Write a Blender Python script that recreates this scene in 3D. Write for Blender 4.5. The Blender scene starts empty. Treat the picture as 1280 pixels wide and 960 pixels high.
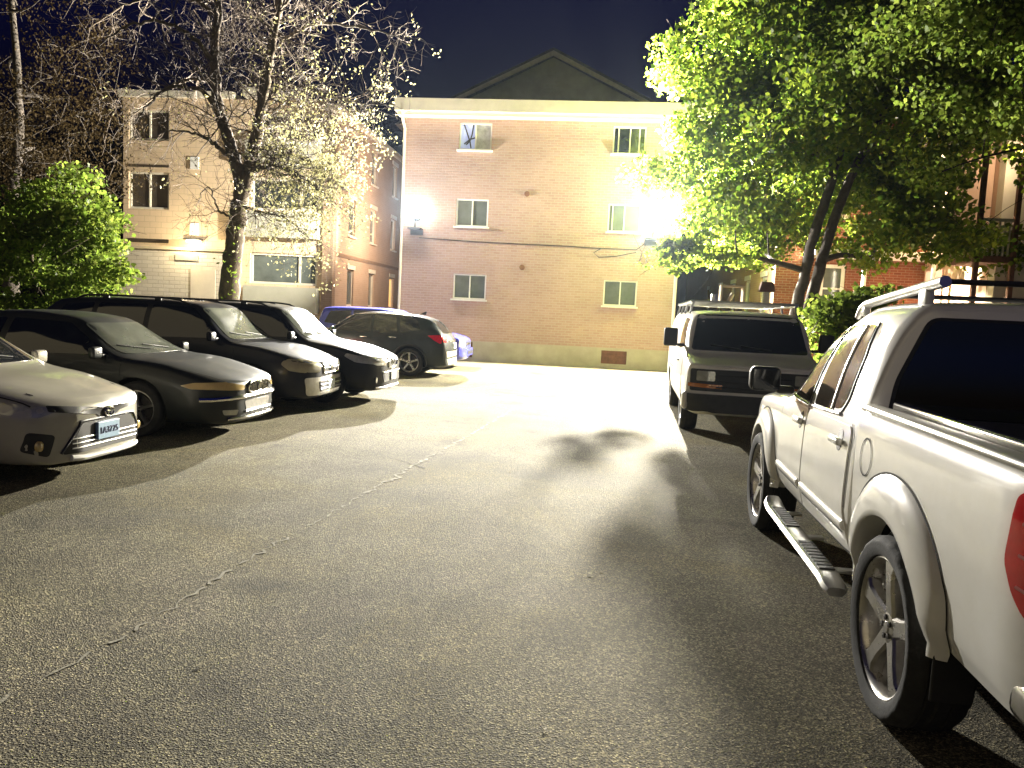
import bpy, bmesh, math, random
import numpy as np
from mathutils import Vector, Matrix
from mathutils.bvhtree import BVHTree
from mathutils.geometry import delaunay_2d_cdt

random.seed(7)
RNG = np.random.default_rng(7)
SC = bpy.context.scene
COL = SC.collection
R = math.radians

# ------------------------------------------------------------------ materials
MATS = {}

def node_mat(name):
    m = bpy.data.materials.new(name)
    m.use_nodes = True
    nt = m.node_tree
    b = nt.nodes.get('Principled BSDF')
    return m, nt, b

def N(nt, typ, **kw):
    n = nt.nodes.new(typ)
    for k, v in kw.items():
        if k in n.inputs:
            n.inputs[k].default_value = v
        else:
            setattr(n, k, v)
    return n

def ramp(nt, src, stops):
    r = nt.nodes.new('ShaderNodeValToRGB')
    els = r.color_ramp.elements
    els.remove(els[1])
    els[0].position = stops[0][0]
    els[0].color = (*stops[0][1][:3], 1)
    for p, c in stops[1:]:
        e = els.new(p)
        e.color = (c[0], c[1], c[2], 1)
    nt.links.new(src, r.inputs[0])
    return r.outputs[0]

def mix(nt, fac, a, b, mode='MIX'):
    m = nt.nodes.new('ShaderNodeMix')
    m.data_type = 'RGBA'
    m.blend_type = mode
    for s, v in ((0, fac), (6, a), (7, b)):
        if hasattr(v, 'is_output'):
            nt.links.new(v, m.inputs[s])
        elif s == 0:
            m.inputs[0].default_value = v
        else:
            m.inputs[s].default_value = (v[0], v[1], v[2], 1)
    return m.outputs[2]

def bump(nt, b, h, strength=0.3, dist=0.01):
    n = nt.nodes.new('ShaderNodeBump')
    n.inputs['Strength'].default_value = strength
    n.inputs['Distance'].default_value = dist
    nt.links.new(h, n.inputs['Height'])
    nt.links.new(n.outputs[0], b.inputs['Normal'])
    return n

def pm(name, col, rough=0.5, metal=0.0, coat=0.0, dirt=0.25, scale=6.0, bmp=0.0, spec=0.5, dirtcol=None):
    """a paint, plastic, metal or plaster: base colour broken up by noise"""
    if name in MATS:
        return MATS[name]
    m, nt, b = node_mat(name)
    tc = nt.nodes.new('ShaderNodeTexCoord')
    nz = N(nt, 'ShaderNodeTexNoise', Scale=scale, Detail=6.0, Roughness=0.65)
    nt.links.new(tc.outputs['Object'], nz.inputs['Vector'])
    dc = dirtcol or tuple(c * (1 - dirt) for c in col)
    c = ramp(nt, nz.outputs[0], [(0.35, dc), (0.65, col)])
    nt.links.new(c, b.inputs['Base Color'])
    rr = N(nt, 'ShaderNodeMapRange')
    rr.inputs[3].default_value = max(0.02, rough * 1.15)
    rr.inputs[4].default_value = rough * 0.85
    nt.links.new(nz.outputs[0], rr.inputs[0])
    nt.links.new(rr.outputs[0], b.inputs['Roughness'])
    b.inputs['Metallic'].default_value = metal
    b.inputs['Coat Weight'].default_value = coat
    b.inputs['Coat Roughness'].default_value = 0.06
    b.inputs['Specular IOR Level'].default_value = spec
    if bmp:
        n2 = N(nt, 'ShaderNodeTexNoise', Scale=scale * 8, Detail=4.0)
        nt.links.new(tc.outputs['Object'], n2.inputs['Vector'])
        bump(nt, b, n2.outputs[0], bmp, 0.01)
    MATS[name] = m
    return m

def emit_mat(name, col, strength):
    m, nt, b = node_mat(name)
    b.inputs['Base Color'].default_value = (*col, 1)
    b.inputs['Emission Color'].default_value = (*col, 1)
    b.inputs['Emission Strength'].default_value = strength
    tc = nt.nodes.new('ShaderNodeTexCoord')
    nz = N(nt, 'ShaderNodeTexNoise', Scale=9.0)
    nt.links.new(tc.outputs['Object'], nz.inputs['Vector'])
    bump(nt, b, nz.outputs[0], 0.05)
    MATS[name] = m
    return m

def brick_mat(name, c1, c2, mortar, bw=0.215, rh=0.078, ms=0.012, stain=(0.6, 1.1), bstr=0.6, wob=0.006, dark=None):
    """courses of brick laid in the wall's own x,z plane"""
    m, nt, b = node_mat(name)
    tc = nt.nodes.new('ShaderNodeTexCoord')
    sep = nt.nodes.new('ShaderNodeSeparateXYZ')
    nt.links.new(tc.outputs['Object'], sep.inputs[0])
    add = N(nt, 'ShaderNodeMath', operation='ADD')
    nt.links.new(sep.outputs[0], add.inputs[0]); nt.links.new(sep.outputs[1], add.inputs[1])
    comb = nt.nodes.new('ShaderNodeCombineXYZ')
    nt.links.new(add.outputs[0], comb.inputs[0]); nt.links.new(sep.outputs[2], comb.inputs[1])
    nz = N(nt, 'ShaderNodeTexNoise', Scale=5.0, Detail=3.0)
    nt.links.new(tc.outputs['Object'], nz.inputs['Vector'])
    vm = N(nt, 'ShaderNodeVectorMath', operation='MULTIPLY_ADD')
    nt.links.new(nz.outputs['Color'], vm.inputs[0])
    vm.inputs[1].default_value = (wob, wob, 0)
    nt.links.new(comb.outputs[0], vm.inputs[2])
    br = nt.nodes.new('ShaderNodeTexBrick')
    br.inputs['Scale'].default_value = 1.0
    br.inputs['Brick Width'].default_value = bw
    br.inputs['Row Height'].default_value = rh
    br.inputs['Mortar Size'].default_value = ms
    br.inputs['Mortar Smooth'].default_value = 0.3
    br.inputs['Bias'].default_value = -0.2
    br.inputs['Color1'].default_value = (*c1, 1)
    br.inputs['Color2'].default_value = (*c2, 1)
    br.inputs['Mortar'].default_value = (*mortar, 1)
    nt.links.new(vm.outputs[0], br.inputs['Vector'])
    big = N(nt, 'ShaderNodeTexNoise', Scale=0.7, Detail=5.0, Roughness=0.6)
    nt.links.new(tc.outputs['Object'], big.inputs['Vector'])
    st = ramp(nt, big.outputs[0], [(0.3, (stain[0],) * 3), (0.7, (min(1, stain[1]),) * 3)])
    c = mix(nt, 0.8, br.outputs['Color'], st, 'MULTIPLY')
    if dark:   # scattered burnt bricks
        v = nt.nodes.new('ShaderNodeTexBrick')
        for k, val in (('Scale', 1.0), ('Brick Width', bw), ('Row Height', rh), ('Mortar Size', 0.0), ('Bias', 0.0)):
            v.inputs[k].default_value = val
        v.inputs['Color1'].default_value = (0, 0, 0, 1); v.inputs['Color2'].default_value = (1, 1, 1, 1)
        nt.links.new(vm.outputs[0], v.inputs['Vector'])
        f = ramp(nt, v.outputs['Color'], [(0.80, (0, 0, 0)), (0.95, (0.3, 0.3, 0.3))])
        c = mix(nt, f, c, dark)
    nt.links.new(c, b.inputs['Base Color'])
    b.inputs['Roughness'].default_value = 0.9
    b.inputs['Specular IOR Level'].default_value = 0.2
    inv = N(nt, 'ShaderNodeMath', operation='MULTIPLY_ADD')
    nt.links.new(br.outputs['Fac'], inv.inputs[0]); inv.inputs[1].default_value = -1.0
    fine = N(nt, 'ShaderNodeTexNoise', Scale=14.0, Detail=6.0)
    nt.links.new(tc.outputs['Object'], fine.inputs['Vector'])
    nt.links.new(fine.outputs[0], inv.inputs[2])
    bump(nt, b, inv.outputs[0], bstr, 0.012)
    MATS[name] = m
    return m

def leaf_mat(name, c1, c2, trans=0.45, spec=.15):
    m, nt, b = node_mat(name)
    geo = nt.nodes.new('ShaderNodeNewGeometry')
    c = ramp(nt, geo.outputs['Random Per Island'], [(0.0, c1), (0.55, tuple((a + d) / 2 for a, d in zip(c1, c2))), (1.0, c2)])
    nt.links.new(c, b.inputs['Base Color'])
    b.inputs['Roughness'].default_value = 0.55
    b.inputs['Specular IOR Level'].default_value = spec
    tr = nt.nodes.new('ShaderNodeBsdfTranslucent')
    nt.links.new(c, tr.inputs[0])
    ms = nt.nodes.new('ShaderNodeMixShader')
    ms.inputs[0].default_value = trans
    out = nt.nodes['Material Output']
    nt.links.new(b.outputs[0], ms.inputs[1]); nt.links.new(tr.outputs[0], ms.inputs[2])
    nt.links.new(ms.outputs[0], out.inputs[0])
    MATS[name] = m
    return m

def asphalt_mat(name, base=(0.156, 0.145, 0.104)):
    m, nt, b = node_mat(name)
    tc = nt.nodes.new('ShaderNodeTexCoord')
    o = tc.outputs['Object']
    big = N(nt, 'ShaderNodeTexNoise', Scale=0.28, Detail=6.0, Roughness=0.6)
    nt.links.new(o, big.inputs['Vector'])
    c0 = ramp(nt, big.outputs[0], [(0.34, tuple(x * 0.55 for x in base)), (0.5, base), (0.66, tuple(x * q for x, q in zip(base, (1.35, 1.32, 1.4))))])
    mid = N(nt, 'ShaderNodeTexNoise', Scale=2.3, Detail=8.0, Roughness=0.7)
    nt.links.new(o, mid.inputs['Vector'])
    c1 = mix(nt, 0.5, c0, ramp(nt, mid.outputs[0], [(0.35, (0.45, 0.45, 0.42)), (0.65, (1, 1, 1))]), 'MULTIPLY')
    hue = N(nt, 'ShaderNodeTexNoise', Scale=0.55, Detail=5.0, Roughness=0.6, Distortion=0.6)
    nt.links.new(o, hue.inputs['Vector'])
    c1 = mix(nt, 0.8, c1, ramp(nt, hue.outputs[0], [(0.38, (1.0, .97, 1.02)), (0.5, (1.0, 1.0, .95)), (0.62, (1.0, .94, .68))]), 'MULTIPLY')
    vo = N(nt, 'ShaderNodeTexVoronoi', Scale=135.0)
    nt.links.new(o, vo.inputs['Vector'])
    sepc = nt.nodes.new('ShaderNodeSeparateColor')
    nt.links.new(vo.outputs['Color'], sepc.inputs[0])
    agg = ramp(nt, sepc.outputs[0], [(0.0, (0.25, 0.25, 0.25)), (0.55, (0.8, 0.8, 0.78)), (0.82, (1.45, 1.42, 1.28)), (1.0, (2.9, 2.8, 2.4))])
    c2 = mix(nt, 1.0, c1, agg, 'MULTIPLY')
    # oil drips along the parking bays
    oil = N(nt, 'ShaderNodeTexNoise', Scale=0.9, Detail=3.0)
    nt.links.new(o, oil.inputs['Vector'])
    of = ramp(nt, oil.outputs[0], [(0.60, (0, 0, 0)), (0.70, (0.6, 0.6, 0.6))])
    c3 = mix(nt, of, c2, (0.02, 0.019, 0.016))
    nt.links.new(c3, b.inputs['Base Color'])
    b.inputs['Roughness'].default_value = 0.82
    b.inputs['Specular IOR Level'].default_value = 0.12
    h = N(nt, 'ShaderNodeMath', operation='ADD')
    nt.links.new(vo.outputs['Distance'], h.inputs[0])
    fine = N(nt, 'ShaderNodeTexNoise', Scale=60.0, Detail=8.0, Roughness=0.75)
    nt.links.new(o, fine.inputs['Vector'])
    nt.links.new(fine.outputs[0], h.inputs[1])
    bump(nt, b, h.outputs[0], 0.9, 0.008)
    MATS[name] = m
    return m

# ------------------------------------------------------------------ scene objects
def mesh_obj(name, verts, faces, mats, parent=None, smooth=True, fm=None, loc=None, rot=None):
    me = bpy.data.meshes.new(name)
    me.from_pydata([tuple(v) for v in verts], [], [tuple(f) for f in faces])
    if not isinstance(mats, (list, tuple)):
        mats = [mats]
    for m in mats:
        me.materials.append(m)
    if fm is not None:
        me.polygons.foreach_set('material_index', fm)
    me.polygons.foreach_set('use_smooth', [smooth] * len(me.polygons))
    if smooth and hasattr(me, 'set_sharp_from_angle'):
        me.set_sharp_from_angle(angle=R(38))
    me.validate(); me.update()
    o = bpy.data.objects.new(name, me)
    COL.objects.link(o)
    if parent is not None:
        o.parent = parent
    if loc is not None:
        o.location = loc
    if rot is not None:
        o.rotation_euler = rot
    return o

def tag(o, label=None, cat=None, group=None, kind=None):
    for k, v in (('label', label), ('category', cat), ('group', group), ('kind', kind)):
        if v:
            o[k] = v
    return o

def empty(name, loc=(0, 0, 0), rz=0.0, label=None, cat=None, group=None, parent=None):
    o = bpy.data.objects.new(name, None)
    COL.objects.link(o)
    o.empty_display_size = 0.2
    o.location = loc
    o.rotation_euler = (0, 0, rz)
    if parent is not None:
        o.parent = parent
    return tag(o, label, cat, group)

def copy_tree(o, parent=None):
    c = o.copy(); COL.objects.link(c)
    if parent is not None:
        c.parent = parent
    for ch in list(o.children):
        copy_tree(ch, c)
    return c

class MB:
    """collects boxes, tubes, lathes and prisms and links them as ONE mesh object"""
    def __init__(s):
        s.v = []; s.f = []; s.m = []
    def add(s, v, f, mi=0):
        k = len(s.v)
        s.v += [tuple(p) for p in v]
        s.f += [tuple(i + k for i in q) for q in f]
        s.m += [mi] * len(f)
        return s
    def box(s, x0, x1, y0, y1, z0, z1, mi=0):
        v = [(x, y, z) for x in (x0, x1) for y in (y0, y1) for z in (z0, z1)]
        return s.add(v, [(0, 1, 3, 2), (4, 6, 7, 5), (0, 4, 5, 1), (2, 3, 7, 6), (0, 2, 6, 4), (1, 5, 7, 3)], mi)
    def bbox(s, x0, x1, y0, y1, z0, z1, r=0.01, mi=0, seg=2):
        """box with rounded edges"""
        bm = bmesh.new()
        bmesh.ops.create_cube(bm, size=1)
        for v in bm.verts:
            v.co = Vector((x0 + (v.co.x + .5) * (x1 - x0), y0 + (v.co.y + .5) * (y1 - y0), z0 + (v.co.z + .5) * (z1 - z0)))
        r = min(r, .49 * min(abs(x1 - x0), abs(y1 - y0), abs(z1 - z0)))
        bmesh.ops.bevel(bm, geom=list(bm.edges), offset=r, segments=seg, affect='EDGES', profile=.5)
        bm.verts.index_update()
        v = [p.co.copy() for p in bm.verts]
        f = [[q.index for q in fc.verts] for fc in bm.faces]
        bm.free()
        return s.add(v, f, mi)
    def tube(s, pts, rad, n=8, mi=0, cap=True):
        pts = np.asarray(pts, float); K = len(pts)
        rad = np.full(K, rad) if np.isscalar(rad) else np.asarray(rad, float)
        d = np.gradient(pts, axis=0)
        d /= np.maximum(np.linalg.norm(d, axis=1, keepdims=True), 1e-9)
        ref = np.array([0, 0, 1.]) if abs(d[:, 2]).mean() < .8 else np.array([1., 0, 0])
        a = np.cross(d, ref); a /= np.maximum(np.linalg.norm(a, axis=1, keepdims=True), 1e-9)
        b = np.cross(d, a)
        t = np.linspace(0, 2 * math.pi, n, endpoint=False)
        ring = (pts[:, None] + rad[:, None, None] * (np.cos(t)[None, :, None] * a[:, None] + np.sin(t)[None, :, None] * b[:, None])).reshape(-1, 3)
        f = [(i * n + j, i * n + (j + 1) % n, (i + 1) * n + (j + 1) % n, (i + 1) * n + j) for i in range(K - 1) for j in range(n)]
        if cap:
            f += [tuple(range(n))[::-1], tuple((K - 1) * n + j for j in range(n))]
        return s.add(ring, f, mi)
    def lathe(s, prof, n=48, axis='x', c=(0, 0, 0), mi=0, mod=None):
        """prof: (along axis, radius); mod(i, k, r) changes the radius"""
        v = []
        for i in range(n):
            t = 2 * math.pi * i / n
            for k, (a, r) in enumerate(prof):
                rr = mod(i, k, r) if mod else r
                p, q = rr * math.cos(t), rr * math.sin(t)
                v.append((c[0] + a, c[1] + p, c[2] + q) if axis == 'x' else (c[0] + p, c[1] + q, c[2] + a) if axis == 'z' else (c[0] + p, c[1] + a, c[2] + q))
        K = len(prof)
        f = [(i * K + k, i * K + k + 1, ((i + 1) % n) * K + k + 1, ((i + 1) % n) * K + k) for i in range(n) for k in range(K - 1)]
        return s.add(v, f, mi)
    def prism(s, poly, lo, hi, axis='y', mi=0):
        """extrude a 2-D outline; axis y: outline (x,z); axis x: outline (y,z); axis z: outline (x,y)"""
        n = len(poly)
        def p3(p, h):
            return (p[0], h, p[1]) if axis == 'y' else (h, p[0], p[1]) if axis == 'x' else (p[0], p[1], h)
        v = [p3(p, lo) for p in poly] + [p3(p, hi) for p in poly]
        f = [tuple(range(n)), tuple(range(2 * n - 1, n - 1, -1))] + [(i, i + n, (i + 1) % n + n, (i + 1) % n) for i in range(n)]
        return s.add(v, f, mi)
    def build(s, name, mats, parent=None, smooth=False, loc=None, rot=None):
        o = mesh_obj(name, s.v, s.f, mats, parent, smooth, s.m, loc, rot)
        bm = bmesh.new(); bm.from_mesh(o.data)
        bmesh.ops.recalc_face_normals(bm, faces=bm.faces)
        bm.to_mesh(o.data); bm.free()
        return o

def text_obj(body, size, mat, parent, loc, rot, name='lettering', ext=0.002):
    cu = bpy.data.curves.new(name, 'FONT')
    cu.body = body; cu.size = size; cu.align_x = 'CENTER'; cu.align_y = 'CENTER'; cu.extrude = ext
    tmp = bpy.data.objects.new(name, cu); COL.objects.link(tmp)
    dg = bpy.context.evaluated_depsgraph_get(); dg.update()
    me = bpy.data.meshes.new_from_object(tmp.evaluated_get(dg))
    bpy.data.objects.remove(tmp)
    me.name = name
    me.materials.clear(); me.materials.append(mat)
    o = bpy.data.objects.new(name, me); COL.objects.link(o)
    o.parent = parent; o.location = loc; o.rotation_euler = rot
    return o

# ------------------------------------------------------------------ lofted car bodies
def pchip(t, Y, tq):
    t = np.asarray(t, float); Y = np.asarray(Y, float).reshape(len(t), -1)
    h = np.diff(t); d = np.diff(Y, axis=0) / h[:, None]
    m = np.zeros_like(Y)
    for k in range(1, len(t) - 1):
        w1 = 2 * h[k] + h[k - 1]; w2 = h[k] + 2 * h[k - 1]
        ok = d[k - 1] * d[k] > 0
        with np.errstate(divide='ignore', invalid='ignore'):
            hm = (w1 + w2) / (w1 / d[k - 1] + w2 / d[k])
        m[k] = np.where(ok, hm, 0)
    m[0], m[-1] = d[0], d[-1]
    i = np.clip(np.searchsorted(t, tq) - 1, 0, len(t) - 2)
    s = ((tq - t[i]) / h[i])[:, None]; H = h[i][:, None]
    return ((1 + 2 * s) * (1 - s) ** 2) * Y[i] + s * (1 - s) ** 2 * H * m[i] + s * s * (3 - 2 * s) * Y[i + 1] + s * s * (s - 1) * H * m[i + 1]

def hood(y, w, zb, zs, zt, bow=0.0, edge=0.86):
    P = [(0, zb), (.8 * w, zb), (.95 * w, zb + .05), (w, zb + .38 * (zs - zb)), (.992 * w, zb + .78 * (zs - zb)),
         (.955 * w, zs), (edge * w, zs + .62 * (zt - zs)), (.5 * w, zs + .93 * (zt - zs)), (0, zt)]
    return np.array([(x, y - bow * (x / max(w, .01)) ** 2, z) for x, z in P])

def cabin(y, w, zb, zs, zt, re, lean=0.0, bow=0.05, belt=.955):
    P = [(0, zb), (.8 * w, zb), (.95 * w, zb + .05), (w, zb + .38 * (zs - zb)), (.992 * w, zb + .78 * (zs - zb)),
         (belt * w, zs), (re, zt - .085), (re * .86, zt - .022), (0, zt)]
    return np.array([(x, y - bow * (x / w) ** 2 * (1 if j > 5 else 0) + (lean if j > 5 else 0), z) for j, (x, z) in enumerate(P)])

def loft(rings, nu=64, nv=30):
    A = np.array(rings)                      # K,9,3 nose -> tail
    K = len(A)
    t = np.concatenate([[0], np.cumsum(np.linalg.norm(np.diff(A, axis=0), axis=2).max(axis=1))])
    tq = np.unique(np.concatenate([np.linspace(0, t[-1], nu), t]))
    B = pchip(t, A.reshape(K, -1), tq).reshape(len(tq), 9, 3)
    out = []
    for ring in B:
        s = np.concatenate([[0], np.cumsum(np.maximum(np.linalg.norm(np.diff(ring, axis=0), axis=1), 1e-4))])
        sq = np.concatenate([np.linspace(s[k], s[k + 1], (5 if k in (0,) else 4) + (2 if k in (3, 5) else 0), endpoint=False) for k in range(8)] + [[s[-1]]])
        out.append(pchip(s, ring, sq))
    G = np.array(out); U, V = G.shape[:2]
    verts, idx = [], np.zeros((U, 2 * V - 2), int)
    for i in range(U):
        for j in range(V):
            idx[i, j] = len(verts); verts.append(tuple(G[i, j]))
        for j in range(V - 2, 0, -1):
            idx[i, 2 * V - 2 - j] = len(verts); verts.append((-G[i, j, 0], G[i, j, 1], G[i, j, 2]))
    M = 2 * V - 2
    faces = [(idx[i, j], idx[i + 1, j], idx[i + 1, (j + 1) % M], idx[i, (j + 1) % M]) for i in range(U - 1) for j in range(M)]
    for i, flip in ((0, False), (U - 1, True)):
        for j in range(V - 1):
            a, b = idx[i, j], idx[i, j + 1]
            c, d = idx[i, (M - j - 1) % M], idx[i, (M - j) % M]
            q = [a, b] + ([c] if c != b else []) + ([d] if d != a and d != c else [])
            if len(set(q)) >= 3:
                faces.append(tuple(q if not flip else q[::-1]))
    return verts, faces

def rpoly(pts, r=0.03, n=4):
    """round the corners of an outline"""
    out = []; K = len(pts)
    for i in range(K):
        p0, p, p1 = (np.array(pts[k % K], float) for k in (i - 1, i, i + 1))
        a, b = p0 - p, p1 - p
        la, lb = np.linalg.norm(a), np.linalg.norm(b)
        rr = min(r, .45 * la, .45 * lb)
        A, B = p + a / la * rr, p + b / lb * rr
        for k in range(n + 1):
            s = k / n
            out.append(tuple((1 - s) ** 2 * A + 2 * s * (1 - s) * p + s * s * B))
    return out

class Body:
    def __init__(s, rings, nu=64):
        s.v, s.f = loft(rings, nu)
        s.bvh = BVHTree.FromPolygons([Vector(v) for v in s.v], s.f)
    def proj(s, a, b, view, off=0.0):
        """view: right/left (y,z), front/rear (x,z), top (x,y)"""
        if view in ('right', 'left'):
            sg = 1 if view == 'right' else -1
            o, d = Vector((5 * sg, a, b)), Vector((-sg, 0, 0))
        elif view in ('front', 'rear'):
            sg = 1 if view == 'front' else -1
            o, d = Vector((a, 9 * sg, b)), Vector((0, -sg, 0))
        else:
            o, d = Vector((a, b, 5)), Vector((0, 0, -1))
        h, n, _, _ = s.bvh.ray_cast(o, d)
        if h is None:
            mid = {'right': Vector((.8, a, b)), 'left': Vector((-.8, a, b)), 'front': Vector((a, 2.5, b)), 'rear': Vector((a, -2.5, b)), 'top': Vector((a, b, 1.5))}[view]
            h, n, _, _ = s.bvh.find_nearest(mid)
        if n.dot(d) > 0:
            n = -n
        return h + n * off, n
    def panel(s, poly, view, name, mat, parent, off=0.004, thick=0.012, step=0.06, smooth=True):
        poly = [tuple(map(float, p)) for p in poly]
        K = len(poly); P = []
        for i in range(K):
            a, b = np.array(poly[i]), np.array(poly[(i + 1) % K])
            m = max(1, int(np.linalg.norm(b - a) / step))
            P += [tuple(a + (b - a) * k / m) for k in range(m)]
        nb = len(P)
        xs = [p[0] for p in P]; ys = [p[1] for p in P]
        pts = [Vector(p) for p in P]
        gx = np.arange(min(xs) + step * .5, max(xs), step); gy = np.arange(min(ys) + step * .5, max(ys), step)
        Pn = np.array(P); A = Pn; B = np.roll(Pn, -1, axis=0)
        for x in gx:
            for y in gy:
                dd = np.maximum(((B - A) ** 2).sum(1), 1e-12)
                tt = np.clip((((np.array([x, y]) - A) * (B - A)).sum(1)) / dd, 0, 1)
                if np.min(np.hypot(*(A + tt[:, None] * (B - A) - [x, y]).T)) > step * .3:
                    pts.append(Vector((x, y)))
        vo, eo, fo, *_ = delaunay_2d_cdt(pts, [(i, (i + 1) % nb) for i in range(nb)], [list(range(nb))], 1, 1e-6)
        V, NN = [], []
        for p in vo:
            h, n = s.proj(p[0], p[1], view, off)
            V.append(h); NN.append(n)
        faces = [tuple(f) for f in fo]
        cnt = {}
        for f in faces:
            for i in range(len(f)):
                e = (f[i], f[(i + 1) % len(f)])
                cnt[e] = 1
        rim = [e for e in cnt if (e[1], e[0]) not in cnt]
        ids = {}
        for e in rim:
            for q in e:
                if q not in ids:
                    ids[q] = len(V); V.append(V[q] - NN[q] * (thick + off))
        faces += [(e[1], e[0], ids[e[0]], ids[e[1]]) for e in rim]
        o = mesh_obj(name, V, faces, mat, parent, smooth)
        bm = bmesh.new(); bm.from_mesh(o.data)
        bmesh.ops.recalc_face_normals(bm, faces=bm.faces)
        # make the outside face outward
        ref = NN[0]
        bm.faces.ensure_lookup_table()
        f0 = next((f for f in bm.faces if all(v.index < len(NN) for v in f.verts)), None)
        if f0 is not None and f0.normal.dot(NN[f0.verts[0].index]) < 0:
            bmesh.ops.reverse_faces(bm, faces=bm.faces)
        bm.to_mesh(o.data); bm.free()
        return o
    def ribbon(s, line, view, mb, width=0.008, off=0.002, step=0.05):
        L = [np.array(p, float) for p in line]
        pts = []
        for a, b in zip(L[:-1], L[1:]):
            m = max(1, int(np.linalg.norm(b - a) / step))
            pts += [a + (b - a) * k / m for k in range(m)]
        pts.append(L[-1]); pts = np.array(pts)
        d = np.gradient(pts, axis=0); d /= np.maximum(np.linalg.norm(d, axis=1, keepdims=True), 1e-9)
        n = np.stack([-d[:, 1], d[:, 0]], 1) * width / 2
        v, f = [], []
        for p, q in zip(pts, n):
            v.append(s.proj(*(p + q), view, off)[0]); v.append(s.proj(*(p - q), view, off)[0])
        f = [(2 * i, 2 * i + 1, 2 * i + 3, 2 * i + 2) for i in range(len(pts) - 1)]
        mb.add(v, f)
    def bar(s, line, view, mb, rad=0.01, off=0.0, n=6):
        """round strip following the surface"""
        L = [np.array(p, float) for p in line]; pts = []
        for a, b in zip(L[:-1], L[1:]):
            m = max(1, int(np.linalg.norm(b - a) / .05))
            pts += [a + (b - a) * k / m for k in range(m)]
        pts.append(L[-1])
        mb.tube([tuple(s.proj(*p, view, off)[0]) for p in pts], rad, n)
    def build(s, mat, wellmat, parent, arches=(), ra=0.36, depth=0.28, name='body', w=0.8):
        """arches: (y, z) wheel centres, cut on both sides"""
        o = mesh_obj(name, s.v, s.f, [mat, wellmat], parent, True)
        bm = bmesh.new(); bm.from_mesh(o.data); bmesh.ops.recalc_face_normals(bm, faces=bm.faces); bm.to_mesh(o.data); bm.free()
        if arches:
            bm = bmesh.new()
            for (ay, az) in arches:
                for sg in (-1, 1):
                    mt = Matrix.Translation((sg * (w + .3 - (depth + .3) / 2), ay, az)) @ Matrix.Rotation(R(90), 4, 'Y')
                    bmesh.ops.create_cone(bm, cap_ends=True, segments=40, radius1=ra, radius2=ra, depth=depth + .3, matrix=mt)
            cm = bpy.data.meshes.new('cutter'); bm.to_mesh(cm); bm.free()
            co = bpy.data.objects.new('cutter', cm); COL.objects.link(co)
            co.matrix_world = o.matrix_world
            co.parent = parent
            md = o.modifiers.new('b', 'BOOLEAN'); md.operation = 'DIFFERENCE'; md.object = co; md.solver = 'EXACT'
            dg = bpy.context.evaluated_depsgraph_get(); dg.update()
            me = bpy.data.meshes.new_from_object(o.evaluated_get(dg))
            o.modifiers.clear(); o.data = me; me.name = name
            bpy.data.objects.remove(co)
            for p in me.polygons:
                c = p.center
                p.material_index = 0
                for (ay, az) in arches:
                    rr = math.hypot(c.y - ay, c.z - az)
                    if rr < ra + .004 and abs(c.x) > w - depth - .05 and (rr > ra - .02 or abs(abs(p.normal.x) - 1) < .02 and abs(c.x) < w - depth + .02):
                        p.material_index = 1
            me.polygons.foreach_set('use_smooth', [True] * len(me.polygons))
            me.set_sharp_from_angle(angle=R(38))
        return o

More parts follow.
